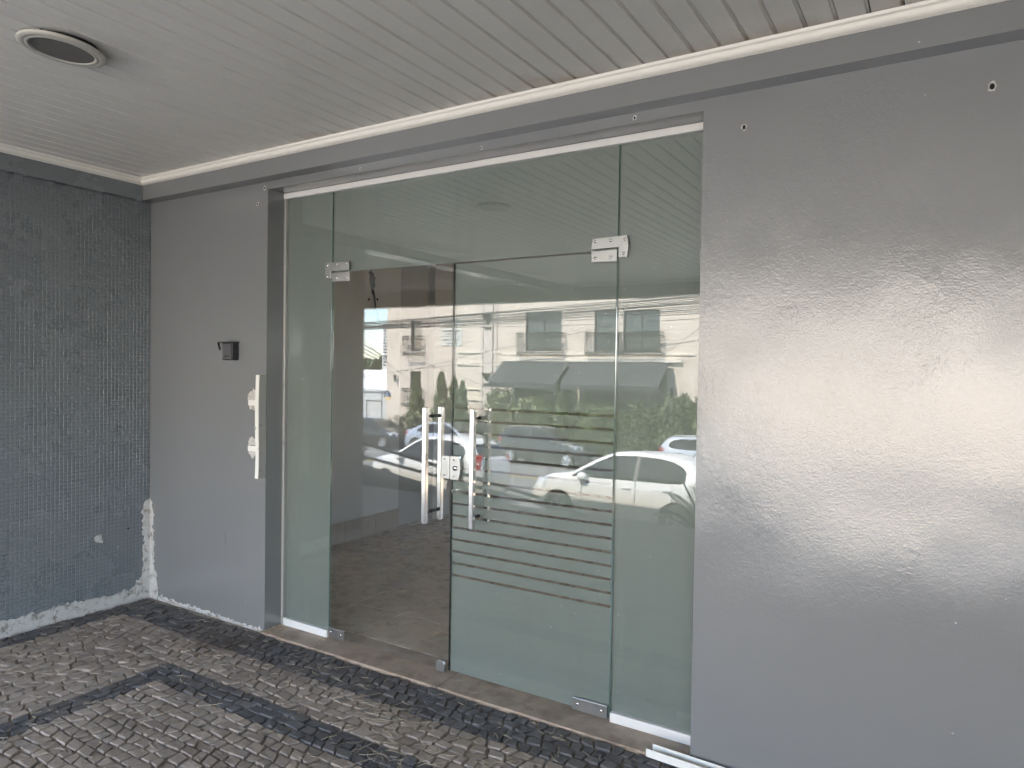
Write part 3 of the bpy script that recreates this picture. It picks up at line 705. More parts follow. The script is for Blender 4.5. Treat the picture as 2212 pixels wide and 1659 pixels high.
# pull handles, outside and inside
def handle(o, xc, zlo, zhi, y0, y1, inner):
    a, b = (y0, y1)
    h = loc(MB().box(xc - .0125, xc + .0125, a, b, zlo, zhi, b=.002), 'handle', M['chrome'], o)
    for z_ in (zlo + .057, zhi - .047):
        ya, yb = (b, GY) if not inner else (GY + GT + .0015, a)
        ob = MB().lathe([(.008, 0), (.0085, .3 * (yb - ya)), (.0065, .35 * (yb - ya)), (.0065, .7 * (yb - ya)), (.009, .72 * (yb - ya)), (.009, (yb - ya))], 14,
                   Matrix.Translation((xc, ya, z_)) @ Matrix.Rotation(R(-90), 4, 'X')).build('standoff', M['black_rubber'], h)
        ob.matrix_parent_inverse = Matrix.Translation(-Vector(o.location))
    return h
def fix_children(o):
    for c in o.children:
        for g_ in c.children: g_.matrix_parent_inverse = Matrix.Identity(4)
handle(dl, 2.331, 0.753, 1.356, 0.058, 0.083, False)
handle(dl, 2.331, 0.753, 1.356, 0.189, 0.214, True)
handle(dr, 2.630, 0.762, 1.360, 0.058, 0.083, False)
handle(dr, 2.630, 0.762, 1.360, 0.189, 0.214, True)
fix_children(dl); fix_children(dr)

# channel left lying on the paving at the foot of the wall
fc = empty('loose_channel', (3.9, -0.05, ZF), label='loose white metal channel lying on the ground against the wall', cat='metal channel')
MM = Matrix.Translation((3.607, -0.058, -0.023)) @ Matrix.Rotation(R(-2.6), 4, 'Z')
mb = MB(); mb.box(0, 1.3, 0.0, 0.0025, 0.0, 0.033, MM); loc(mb, 'front_flange', M['white_steel'], fc)
mb = MB(); mb.box(0.004, 1.3, 0.003, 0.044, 0.0, 0.0025, MM); loc(mb, 'web', M['white_steel'], fc)
mb = MB(); mb.box(0.010, 1.3, 0.0445, 0.047, 0.0, 0.036, MM); loc(mb, 'back_flange', M['white_steel'], fc)

# =================================================================== ROOM BEHIND THE GLASS
room = empty('interior_wall', (0, 0, 0), kind='structure')
mb = MB()
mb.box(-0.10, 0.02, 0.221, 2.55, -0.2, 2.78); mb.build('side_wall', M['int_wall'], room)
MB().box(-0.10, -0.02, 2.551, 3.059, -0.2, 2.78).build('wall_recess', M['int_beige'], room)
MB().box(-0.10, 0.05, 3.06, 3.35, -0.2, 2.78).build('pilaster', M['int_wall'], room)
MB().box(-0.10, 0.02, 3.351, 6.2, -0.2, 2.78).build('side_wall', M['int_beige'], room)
bw = holes_wall(MB(), -0.10, 8.0, -0.2, 2.78, [(4.7, 7.2, 1.0, 2.35)], 6.2, 0.1); bw.build('back_wall', M['int_wall'], room)  # unseen window opening added so sky light brightens the room
MB().box(7.9, 8.0, 0.221, 6.2, -0.2, 2.78).build('right_wall', M['int_wall'], room)
MB().box(-2.3, 8.1, 0.2205, 6.4, 2.781, 2.829).build('room_ceiling', M['int_wall'], room)
k = 0.222
for a, b in ((0.222, 0.62), (0.623, 1.02), (1.023, 1.42), (1.423, 1.82), (1.823, 2.22), (2.223, 2.548), (3.355, 3.755), (3.758, 4.158), (4.161, 4.561)):
    MB().box(0.0205, 0.029, a, b, -0.02, 0.165, b=.001).build('skirting_tile', M['int_skirt'], room)
# broken hole with a dangling cable
hole = [(2.10, 2.44), (2.13, 2.47), (2.155, 2.43), (2.175, 2.40), (2.18, 2.32), (2.165, 2.25), (2.145, 2.24), (2.12, 2.30), (2.105, 2.36)]
ragged('broken_hole', room, lambda a, z, d: (0.02 + d, a, z), hole, M['dark_void'], 0.002, 11)
MB().tube([(0.03, 2.15, 2.28), (0.035, 2.165, 2.20), (0.04, 2.17, 2.12), (0.045, 2.19, 2.05), (0.045, 2.20, 1.98)], 0.008, 8).build('dangling_cable', M['cable'], room)
for yy_, zz_ in ((2.10, 2.19), (2.215, 2.20)): MB().lathe([(0, .002), (.014, .001)], 9, Matrix.Translation((.0202, yy_, zz_)) @ Matrix.Rotation(R(90), 4, 'Y')).build('plug_hole', M['dark_void'], room)
fl_ = tag(MB().box(-2.3, 8.0, 0.2605, 6.2, -0.2, -0.030).build('interior_floor', M['dark_void']), kind='structure')
tmesh = MB().box(0.0025, 0.4025, 0.0025, 0.4025, -0.035, -0.022, b=.0012).mesh('floor_tile')
for i in range(-1, 19):
    for j in range(0, 15):
        x_, y_ = 0.06 + i * 0.405, 0.262 + j * 0.405
        
        link('floor_tile', tmesh, M['int_floor'], fl_, (x_, y_, 0))

# =================================================================== LITTER ON THE PAVING
def straw(mb, x_, y_, L, a, z=ZF + .004, curl=1.0, r=.0011):
    p = Vector((x_, y_, z)); pts = [p.copy()]; da = rng.gauss(0, .5) * curl
    for k in range(5):
        a += da / 5 + rng.gauss(0, .08); p = p + Vector((math.cos(a), math.sin(a), rng.gauss(0, .04))) * (L / 5)
        p.z = max(ZF + .002, min(ZF + .022, p.z)); pts.append(p.copy())
    mb.tube(pts, [r, r, r, r * .9, r * .7, r * .4], 4, False)
sm_ = MB()
for _ in range(110):  # tufts swept together
    cx_, cy_ = rng.choice([(2.72, -0.60, ), (2.95, -0.62), (2.60, -0.45), (2.35, -0.35), (3.1, -0.5)])
    straw(sm_, cx_ + rng.gauss(0, .09), cy_ + rng.gauss(0, .05), rng.uniform(.05, .14), rng.gauss(0.1, .8), curl=2)
for _ in range(520):
    straw(sm_, rng.uniform(0.1, 3.7), rng.uniform(-1.7, -0.04), rng.uniform(.02, .075), rng.uniform(0, 6.3), curl=1.6, r=.0012)
for _ in range(120): # along the foot of the walls and the jamb
    c = rng.random()
    if c < .35: straw(sm_, rng.uniform(.05, 1.2), rng.uniform(-.05, -.008), rng.uniform(.02, .07), rng.gauss(0, .7))
    elif c < .6: straw(sm_, rng.uniform(.012, .09), rng.uniform(-1.3, -.02), rng.uniform(.02, .06), rng.gauss(1.57, .6))
    elif c < .85: straw(sm_, rng.uniform(1.185, 1.26), rng.uniform(0.0, .115), rng.uniform(.02, .07), rng.uniform(0, 6.3), -0.018, 2)
    else: straw(sm_, rng.uniform(1.3, 3.7), rng.uniform(-.02, .11), rng.uniform(.015, .05), rng.uniform(0, 6.3), -0.018, 1)
tag(sm_.build('dry_straw', M['straw']), 'dry straw and grass stalks littering the stone paving', 'straw', kind='stuff')

# =================================================================== RAMP RAIL BEYOND THE PORCH
rr = empty('ramp_railing', (-1.5, -4.6, -0.5), label='dark grey sloping handrail beside the ramp at the porch edge', cat='railing')
YR = -4.6
def rl(x_, z0, s): return z0 + s * (x_ + 2.66)
loc(MB().tube([(-6.5, YR, rl(-6.5, .45, -.165)), (0.3, YR, rl(0.3, .45, -.165))], .024, 10), 'top_rail', M['rail'], rr)
loc(MB().tube([(-6.5, YR, rl(-6.5, .25, -.121)), (1.2, YR, rl(1.2, .25, -.121))], .022, 10), 'middle_rail', M['rail'], rr)
for px in (-6.2, -4.4): loc(MB().tube([(px, YR, -1.0), (px, YR, rl(px, .45, -.165))], .022, 8), 'post', M['rail'], rr)
pp = empty('ramp_parapet', (-3, -4.8, -1), label='low mossy sloping wall under the ramp handrail', cat='wall')
loc(MB().prism([(-7.5, -1.3), (0.2, -1.3), (0.2, -.40), (-1.0, -.20), (-2.66, .04), (-7.5, .75)], 1, -4.9, -4.68), 'wall_body', M['parapet'], pp)

# =================================================================== OPPOSITE BUILDING
YB = -28.0
ob = empty('opposite_building', (-10, YB, -2.8), label='cream two storey building with balconies and dark awnings across the street', cat='building')
W = [(-21.33, -20.57, 2.51, 4.21), (-21.33, -20.57, -0.60, 1.36), (-13.79, -11.73, 2.50, 4.48), (-9.95, -8.80, 2.47, 4.43), (-8.46, -6.67, 2.46, 4.40),
     (-14.4, -11.2, -2.2, 1.75), (-10.7, -6.3, -2.2, 1.75), (-3.6, -2.0, 2.46, 4.4), (1.0, 2.8, 2.46, 4.4), (6.0, 7.8, 2.46, 4.4), (12.0, 13.8, 2.46, 4.4)]
mb = holes_wall(MB(), -23.1, 19.5, -3.0, 6.6, W, YB, -0.22)
loc(mb, 'wall', M['cream'], ob)
loc(MB().box(-23.1, 19.5, -40, YB - .8, -3.0, 6.6), 'rear_block', M['cream'], ob)
loc(MB().box(-23.1, -22.9, YB - .8, YB - .001, -3.0, 6.6), 'end_wall', M['cream'], ob)
loc(MB().box(19.3, 19.5, YB - .8, YB - .001, -3.0, 6.6), 'end_wall', M['cream'], ob)
loc(MB().box(-23.2, 19.6, YB - .7, YB + .12, 6.6, 6.85), 'cornice', M['cream_light'], ob)
for zt, h in ((2.44, .11), (1.80, .13), (0.47, .05), (-0.05, .16), (5.3, .1)):
    x0 = -18.0 if zt < 3 else -23.1; x1 = -15.3 if zt < 3 else 19.5
    loc(MB().box(x0, x1, YB + .001, YB + .07, zt - h / 2, zt + h / 2), 'string_course', M['cream_light'], ob)
loc(MB().box(-15.2, -5.6, YB + .001, YB + .16, 1.98, 2.16), 'awning_ledge', M['cream_light'], ob)
loc(MB().box(-15.2, -5.0, YB + .001, YB + .06, 2.30, 2.42), 'string_course', M['cream_light'], ob)
for x0, x1 in ((-16.55, -16.38), (-16.30, -15.75), (-15.66, -15.50)):
    loc(MB().box(x0, x1, YB + .0015, YB + (.10 if x1 - x0 > .3 else .06), -2.6, 5.2), 'pilaster', M['cream_pink'], ob)
for zt, zb in ((4.42, 3.80), (1.34, 0.86)):
    loc(MB().add([(-16.28, YB + .11, zt), (-15.82, YB + .11, zt), (-15.82, YB + .32, zt), (-16.28, YB + .32, zt), (-16.05, YB + .11, zb)], [(0, 1, 2, 3), (0, 4, 1), (1, 4, 2), (2, 4, 3), (3, 4, 0)]), 'wall_sconce', M['win_frame'], ob)
    loc(MB().box(-16.28, -15.82, YB + .11, YB + .2, zb - .10, zb - .06), 'sconce_shelf', M['win_frame'], ob)
def window(a, b, c, d, blind=None, panes=2):
    f = MB(); t = .05
    f.box(a, a + t, YB - .18, YB - .12, c, d); f.box(b - t, b, YB - .18, YB - .12, c, d); f.box(a + t, b - t, YB - .18, YB - .12, d - t, d); f.box(a + t, b - t, YB - .18, YB - .12, c, c + t)
    if panes == 2: f.box((a + b) / 2 - .025, (a + b) / 2 + .025, YB - .179, YB - .121, c + t, d - t)
    fo = loc(f, 'window', M['win_frame'], ob)
    g_ = MB().box(a + t, b - t, YB - .165, YB - .155, c + t, d - t).build('pane', M['win_glass'], fo)
    g_.matrix_parent_inverse = Matrix.Identity(4)
    if blind:
        q = MB()
        zz = c + t
        while zz < d - t: q.box(a + t + blind[0], a + t + blind[1], YB - .154, YB - .145, zz, zz + .07); zz += .085
        e = q.build('shutter', M['blind'], fo)
window(*W[0], blind=(.12, .55), panes=1); window(*W[1], panes=1); window(*W[2]); window(*W[3], panes=1); window(*W[4]); window(*W[7]); window(*W[8]); window(*W[9]); window(*W[10])
window(*W[5]); window(*W[6])
loc(MB().box(-23.0, 19.4, YB - .75, YB - .70, -2.9, 6.5), 'backing', M['int_dark'], ob)
def balcony(a, b, z0, z1, d=.42):
    q = MB(); r = .020; Y1 = YB + d; xs = []
    for z_ in (z0, z0 + .12, z1 - .16, z1):
        q.tube([(a, YB, z_), (a, Y1, z_), (b, Y1, z_), (b, YB, z_)], r, 5)
    n = int((b - a) / .11)
    for k in range(n + 1):
        x_ = a + (b - a) * k / n; q.tube([(x_, Y1, z0), (x_, Y1, z1)], .013, 4)
    for k in range(1, 4):
        for x_ in (a, b): q.tube([(x_, YB + d * k / 4, z0), (x_, YB + d * k / 4, z1)], .009, 4)
    for k in range(n): # little scrolls along the foot and head
        x_ = a + (b - a) * (k + .5) / n
        for zc in (z0 + .06, z1 - .08):
            q.tube([(x_ + .04 * math.cos(t_), Y1, zc + .05 * math.sin(t_)) for t_ in [i * math.pi / 4 for i in range(9)]], .006, 4, False)
    e = loc(q, 'balcony_railing', M['iron'], ob)
for a, b, z0, z1 in ((-21.61, -20.40, 2.26, 3.32), (-21.61, -20.40, -.60, .40), (-14.08, -11.53, 2.29, 3.39), (-10.24, -8.62, 2.30, 3.36), (-8.60, -6.50, 2.31, 3.36), (-3.9, -1.8, 2.31, 3.36), (0.7, 3.1, 2.31, 3.36)): balcony(a, b, z0, z1)
# awnings
def awning(a, b):
    q = MB(); y0, y1 = YB + .17, YB + 1.75; zt, zb = 1.95, .90
    pts = [(y0, zt), (y0 + .25, zt - .03), (y1 - .1, zb + .14), (y1, zb), (y1, zb - .24), (y1 - .02, zb - .24), (y1 - .02, zb - .01), (y0 + .24, zt - .07), (y0, zt - .05)]
    q.prism(pts, 0, a, b); e = loc(q, 'awning', M['awning'], ob); recalc(e.data)
awning(-14.85, -11.08); awning(-10.84, -6.05)
for a in (-14.85, -11.12, -10.84, -6.09): loc(MB().tube([(a + .02, YB + .1, 0.35), (a + .02, YB + 1.7, 0.86)], .025, 6), 'awning_arm', M['win_frame'], ob)
# boards with three faded lines of lettering each
for (z1, z0) in ((4.30, 3.80), (3.74, 3.30), (3.26, 2.80)):
    s_ = loc(MB().box(-19.16, -17.75, YB + .001, YB + .04, z0, z1), 'sign_board', M['sign_board'], ob)
    t_ = MB()
    for zz, hh, (a, b) in ((z1 - .16, .11, (-19.0, -17.9)), (z0 + .12, .08, (-18.8, -18.05))):
        x_ = a
        while x_ < b:
            ww = rng.uniform(.03, .07); t_.box(x_, x_ + ww, YB + .041, YB + .045, zz - hh / 2 * rng.uniform(.6, 1), zz + hh / 2); x_ += ww + .02
    t_.build('worn_lettering', M['sign_ink'], s_)['kind'] = 'stuff'
def lantern(x_, z_):
    q = MB(); P = Matrix.Translation((x_, YB + .18, z_))
    q.lathe([(0, .26), (.02, .22), (.10, .14), (.085, .12), (.07, -.06), (.05, -.10), (.02, -.22), (0, -.26)], 8, P, False); q.tube([(x_, YB, z_ - .12), (x_, YB + .18, z_ - .16)], .015, 5)
    loc(q, 'wall_lantern', M['iron'], ob)
lantern(-22.32, .95); lantern(-6.0, .62)

# street sign on a pole
sg = empty('round_street_sign', (-22.0, -26.4, -2.5), label='navy and yellow arched notice sign on a pole by the cream building', cat='sign')
loc(MB().tube([(-22.0, -26.4, -2.5), (-22.0, -26.4, .2)], .03, 8), 'pole', M['rail'], sg)
def disc(zc0, zc1, top):
    P = []
    for k in range(13):
        a = math.pi * k / 12; P.append((-21.55 + .23 * math.cos(a), (0.06 + .21 * math.sin(a)) if top else (-.06 - .16 * math.sin(a))))
    return P
e = loc(MB().prism([(p[0], p[1]) for p in disc(0, 0, True)] + [(-21.78, -.05), (-21.32, -.05)], 1, -26.36, -26.32), 'blue_panel', M['blue_sign'], sg); recalc(e.data)
e = loc(MB().prism([(p[0], p[1]) for p in disc(0, 0, False)], 1, -26.36, -26.325), 'yellow_panel', M['yellow_sign'], sg); recalc(e.data)
e = loc(MB().lathe([(.0, .002), (.05, .002), (.05, 0)], 14, Matrix.Translation((-21.55, -26.318, .14)) @ Matrix.Rotation(R(-90), 4, 'X')), 'white_emblem', M['white_paint'], sg)
t_ = MB()
for zz, a, b in ((.02, -21.72, -21.38), (-.11, -21.70, -21.40)):
    x_ = a
    while x_ < b: t_.box(x_, x_ + .035, -26.319, -26.315, zz - .025, zz + .025); x_ += .05
loc(t_, 'worn_lettering', M['white_paint'], sg)['kind'] = 'stuff'

# white house with slatted gate, and the town beyond
gh = empty('white_gate_house', (-29, -32, -3), label='pale grey house front with a white slatted gate', cat='house')
loc(holes_wall(MB(), -36, -26.6, -3.0, -0.05, [(-28.46, -27.18, -2.9, -.62)], -32, -.3), 'wall', M['grey_render'], gh)
loc(MB().box(-36, -26.6, -33.0, -32.31, -3.0, -0.05), 'house_block', M['grey_render'], gh)
loc(MB().box(-36.1, -26.5, -32.9, -31.9, -0.049, .06), 'wall_coping', M['grey_render'], gh)
for k in range(11): loc(MB().box(-28.44 + k * .115, -28.37 + k * .115, -32.15, -32.10, -2.85, -.66), 'gate_slat', M['white_paint'], gh)
hh_ = [(-44, -47, 8, 2.4, -.5, 'white_paint', 'white house low behind the slatted gate'), (-52, -60, 10, 3.5, -.1, 'cream_light', 'cream house with flat top behind the gate'), (-62, -64, 9, 3.0, -.5, 'white_paint', 'white far house with orange roof'), (-78, -86, 12, 5, .2, 'grey_render', 'pale grey far house below the trees')]
for (x_, y_, wd, h, zt, m, lb) in hh_:
    e = empty('far_house', (x_, y_, -3), label=lb, cat='house', group='houses far down the street')
    loc(MB().box(x_ - wd / 2, x_ + wd / 2, y_ - 6, y_, -3.2, zt), 'wall', M[m], e)
    for k in range(3): loc(MB().box(x_ - wd / 2 + 1 + k * 2.3, x_ - wd / 2 + 2 + k * 2.3, y_ + .001, y_ + .03, zt - 1.7, zt - .8), 'window', M['win_frame'], e)
    loc(MB().prism([(y_ - 6.4, zt), (y_ + .4, zt), (y_ - 3, zt + .9)], 0, x_ - wd / 2 - .3, x_ + wd / 2 + .3), 'roof', M['roof_tile'] if 'orange' in lb else M['white_paint'], e)
tw = empty('white_tower_block', (-105, -120, -3), label='slim white tower block with rows of dark windows behind the cream building', cat='building')
loc(MB().box(-106.6, -99, -130, -120, -4, 11.5), 'wall', M['white_paint'], tw)
for k in range(13): loc(MB().box(-106.2, -105.0, -119.99, -119.9, 10.6 - k * .72, 10.85 - k * .72), 'window', M['win_frame'], tw)
for k in range(13): loc(MB().box(-104.6, -103.2, -119.99, -119.9, 10.6 - k * .72, 10.85 - k * .72), 'window', M['win_frame'], tw)

# =================================================================== PLANTS
def leafcloud(mb, n, sampler, size, up=0.3, asp=.55):
    for _ in range(n):
        p, nrm = sampler(); s_ = size * rng.uniform(.6, 1.4)
        d = Vector((rng.gauss(0, 1), rng.gauss(0, 1), rng.gauss(0, 1) + up)).normalized()
        q = d.cross(Vector((rng.gauss(0, 1), rng.gauss(0, 1), rng.gauss(0, 1)))).normalized()
        a = p - d * s_ * .5; b = p + d * s_ * .5
        mb.add([a, p + q * s_ * asp * .5, b, p - q * s_ * asp * .5], [(0, 1, 2, 3)])
def cypress(x_, y_, zt, zb, r, m, lb):
    o = empty('cypress_tree', (x_, y_, zb), label=lb, cat='tree', group='conifers before the cream building')
    loc(MB().tube([(x_, y_, zb - .3), (x_, y_, zb + (zt - zb) * .8)], [.07, .02], 6), 'trunk', M['bark'], o)
    H = zt - zb
    def smp():
        t = rng.random() ** 0.8; rad = r * (1 - t) ** .75 * (.55 + .45 * rng.random()) * (1 + .35 * mnoise.noise(Vector((t * 7, x_, y_)))) + .03
        a = rng.uniform(0, 6.283); lump = 1 + .75 * mnoise.noise(Vector((math.cos(a) * 2.2, math.sin(a) * 2.2, t * 8 + x_)))
        return Vector((x_ + rad * lump * math.cos(a), y_ + rad * lump * math.sin(a), zb + t * H)), None
    mb = MB(); leafcloud(mb, 2600, smp, .20, 1.2, .4); loc(mb, 'crown', M[m], o)
cypress(-19.4, -26.2, 1.15, -2.5, .62, 'leaf_pale', 'pale dusty slim conifer before the small lower window')
cypress(-17.75, -26.2, 1.33, -2.5, .70, 'leaf_mid', 'tallest green pointed conifer in the row')
cypress(-17.0, -26.3, 1.12, -2.5, .55, 'leaf_mid', 'pointed green conifer right beside the tallest one')
cypress(-16.4, -26.2, .90, -2.5, .42, 'leaf_dark', 'short dark pointed conifer nearest the pilaster')
def frond_mesh(L, droop, n=22):
    mb = MB(); pts = []
    for k in range(9):
        t = k / 8; pts.append(Vector((L * t * (1 - .15 * t), 0, L * (.55 * t - droop * t * t))))
    mb.tube(pts, [.012 * (1 - .8 * k / 8) + .002 for k in range(9)], 4, False)
    for k in range(2, n):
        t = k / n; f = t * 8; i = min(7, int(f)); p = pts[i].lerp(pts[i + 1], f - i); ll = L * .24 * math.sin(math.pi * min(1, t * .85 + .12))
        for s_ in (-1, 1):
            d = Vector((.55, s_ * .8, .12)).normalized()
            mb.add([p, p + d * ll * .5 + Vector((.02, 0, 0)), p + d * ll, p + d * ll * .5 - Vector((.02, 0, 0))], [(0, 1, 2, 3)])
    return mb.mesh('frond')
def cycad(x_, y_, z_, L, n, lb, grp='cycads'):
    o = empty('cycad_plant', (x_, y_, z_), label=lb, cat='cycad', group=grp)
    MB().tube([(0, 0, -.15), (0, 0, .18)], [.16, .13], 10).build('trunk', M['bark'], o)
    ms = [frond_mesh(L, d) for d in (.15, .35, .6)]
    for k in range(n):
        e = link('frond', ms[k % 3], M['leaf_cycad'], o, (0, 0, .16)); e.rotation_euler = (0, R(rng.uniform(-38, 8) if k % 3 else rng.uniform(-55, -25)), k * 2.399)
cycad(-20.3, -25.9, -2.4, 1.5, 26, 'spiky cycad behind the black car')
cycad(-15.6, -25.9, -2.4, 1.5, 26, 'spiky cycad behind the silver sedan')
# hedge and shrubs in front of the awnings
def shrub(x_, y_, zb, h, r, n, m, lb, size=.15, name='shrub', grp='shrubs along the far hedge', branches=5):
    o = empty(name, (x_, y_, zb), label=lb, cat='shrub', group=grp)
    tb = MB(); tips = []
    for k in range(branches):
        a = rng.uniform(0, 6.28); q = rng.uniform(.3, .9)
        tip = Vector((x_ + r * q * math.cos(a), y_ + r * q * .7 * math.sin(a), zb + h * rng.uniform(.75, 1.0)))
        tb.tube([(x_, y_, zb - .2), (Vector((x_, y_, zb)) + tip) / 2 + Vector((0, 0, h * .1)), tip], [.03, .018, .006], 5); tips.append(tip)
    loc(tb, 'branches', M['bark'], o)
    def smp():
        if rng.random() < .45:
            tip = rng.choice(tips); t = rng.uniform(.45, 1.02); p = Vector((x_, y_, zb)).lerp(tip, t); p.z += h * .1 * math.sin(t * 3.1)
            return p + Vector((rng.gauss(0, .11), rng.gauss(0, .11), rng.gauss(0, .10))), None
        a = rng.uniform(0, 6.28); u = rng.random() ** .5; t = rng.random() ** 1.4
        lump = 1 + .4 * mnoise.noise(Vector((math.cos(a) * 1.7 + x_, math.sin(a) * 1.7, t * 3)))
        return Vector((x_ + r * u * lump * math.cos(a) * (1 - .35 * t), y_ + r * u * .75 * math.sin(a), zb + h * .85 * t * lump)), None
    mb = MB(); leafcloud(mb, n, smp, size, .5); loc(mb, 'crown', M[m], o)
hs = [(-14.4, 3.2, .9, 'leaf_pale', 'sparse pale leggy shrub in front of the left awning edge'), (-13.0, 2.6, 1.0, 'leaf_pale', 'pale grey green shrub under the left awning'), (-11.7, 2.5, 1.0, 'leaf_mid', 'rounded green shrub below the gap between the awnings'),
      (-10.4, 2.9, 1.1, 'leaf_dark', 'dark shrub under the start of the right awning'), (-9.1, 2.5, 1.1, 'leaf_mid', 'yellowish green shrub under the middle of the right awning'), (-7.8, 2.4, 1.1, 'leaf_dark', 'dense dark shrub under the right end of the awning'), (-6.5, 2.6, 1.1, 'leaf_dark', 'dark shrub beside the right wall lantern'), (-5.3, 3.0, 1.0, 'leaf_dark', 'tall dark shrub behind the pale silver car'),
      (-4.0, 2.6, 1.0, 'leaf_mid', 'green shrub past the pale silver car')]
for (x_, h, r, m, lb) in hs: shrub(x_, -26.5, -2.5, h, r, 2300, m, lb, .21)
for (x_, h, lb) in ((-9.8, 1.15, 'low dark bush at the foot of the hedge, left'), (-8.4, 1.1, 'low dark bush at the foot of the hedge, centre'), (-6.9, 1.2, 'low dark bush at the foot of the hedge, right'), (-12.4, 1.1, 'low dark bush behind the charcoal car')): shrub(x_, -25.9, -2.45, h, .8, 1000, 'leaf_dark', lb, .15, 'low_bush', 'low bushes along the verge', 3)
gm = MB()
for _ in range(7000):
    x_ = rng.uniform(-16, 2); y_ = rng.uniform(-26.3, -25.42); h = rng.uniform(.06, .2); a = rng.uniform(0, 6.28); z_ = -2.46 - (-25.4 - y_) * .038
    gm.add([(x_ - .02 * math.cos(a), y_ - .02 * math.sin(a), z_), (x_ + .02 * math.cos(a), y_ + .02 * math.sin(a), z_), (x_ + rng.gauss(0, .05), y_ + rng.gauss(0, .05), z_ + h)], [(0, 1, 2)])
tag(gm.build('verge_grass', M['grass']), 'green grass on the verge across the street', 'grass', kind='stuff')
# far wooded skyline
fm = MB()
for _ in range(5200):
    x_ = rng.uniform(-330, -60); y_ = rng.uniform(-260, -170); hz = 3.5 + 2.5 * mnoise.noise(Vector((x_ * .03, y_ * .03, 0)))
    p = Vector((x_, y_, rng.uniform(-3.5, hz))); s_ = rng.uniform(1.2, 3.0); d = Vector((rng.gauss(0, 1), rng.gauss(0, 1), rng.gauss(0, 1))).normalized(); q = d.orthogonal().normalized()
    fm.add([p - d * s_, p + q * s_, p + d * s_, p - q * s_], [(0, 1, 2, 3)])
tag(fm.build('far_wood', M['far_green']), 'wooded skyline far down the street', 'trees', kind='stuff')
# plants at the porch edge
cycad(2.15, -5.7, -0.75, 0.95, 24, 'dark cycad at the porch edge before the nearer white car', 'cycads')
shrub(-2.95, -4.75, .02, .42, .22, 90, 'leaf_dark', 'small leafy weed growing at the ramp wall', .06, 'weed', 'weeds', 4)

# =================================================================== OVERHEAD CABLES
YC = -13.0
def mirpt(u, v, Y):              # a point on the plane y=Y seen in the glass at photo coordinates (2212 wide)
    d = AX_F + AX_R * ((u - 1106) / 1529.2) + AX_U * ((829.5 - v) / 1529.2)
    c = Vector((CAM_POS.x, 2 * GY - CAM_POS.y, CAM_POS.z)); d = Vector((d.x, -d.y, d.z)); return c + d * ((Y - c.y) / d.y)
def cable(p, q, sag, r, lb, grp, ext=(26, 18)):
    d = (q - p).normalized(); a = p - d * ext[0]; b = q + d * ext[1]; pts = []
    L = (b - a).length
    for k in range(41):
        t = k / 40; s_ = (t * L - ext[0]) / max(.1, L - ext[0] - ext[1]); z_ = -sag * 4 * max(0, min(1, s_)) * (1 - max(0, min(1, s_)))
        pts.append(a.lerp(b, t) + Vector((0, 0, z_)))
    tag(MB().tube(pts, r, 5).build('overhead_cable', M['cable']), lb, 'cable', grp)
GL = 'black overhead cable in the bundle crossing above the street'
bundle = [(697, 668, 641, .03), (701, 670, 645, .05), (704, 674, 649, .02), (706, 669, 655, .04), (707, 676, 660, .05), (709, 678, 664, .03), (711, 672, 668, .06), (700, 664, 638, .04), (703, 680, 673, .04), (708, 667, 652, .03), (712, 682, 677, .05), (698, 662, 634, .03)]
ORD = ['uppermost', 'second', 'third', 'fourth', 'fifth', 'sixth', 'seventh', 'eighth', 'ninth', 'tenth', 'eleventh', 'lowest']
rank = sorted(range(12), key=lambda i: bundle[i][2])
for i, (a, m_, b, s_) in enumerate(bundle):
    GL = ORD[rank.index(i)] + (' ' if rank.index(i) in (0, 11) else ' from top ') + 'of the black overhead cables, counted at the right pane'
    cable(mirpt(785, a, YC - .1 * i), mirpt(1510, b, YC - .1 * i), s_ * .5, .010 if i % 3 else .014, GL, 'cable bundle')
for (u0, v0, u1, v1, lb) in ((783, 718, 985, 808, 'thin drop wire slanting down past the small upper window'), (783, 730, 900, 832, 'thin drop wire slanting to the lower cypress'), (1000, 787, 1510, 735, 'thin wire rising right across the building front'), (830, 805, 1000, 770, 'thin service wire above the lower lantern'), (1380, 792, 1510, 708, 'slack wire rising over the right balcony'), (900, 705, 1510, 688, 'single wire crossing the upper windows')):
    cable(mirpt(u0, v0, -16), mirpt(u1, v1, -16), .1, .008, lb, 'thin wires', (2, 6))
for k in range(4): cable(mirpt(783, 742 + k * 9, -30), mirpt(840, 775 + k * 5, -30), .05, .03, ('topmost', 'second', 'third', 'lowest')[k] + ' of four cables converging low in the left sky gap', 'left cables', (8, .1))

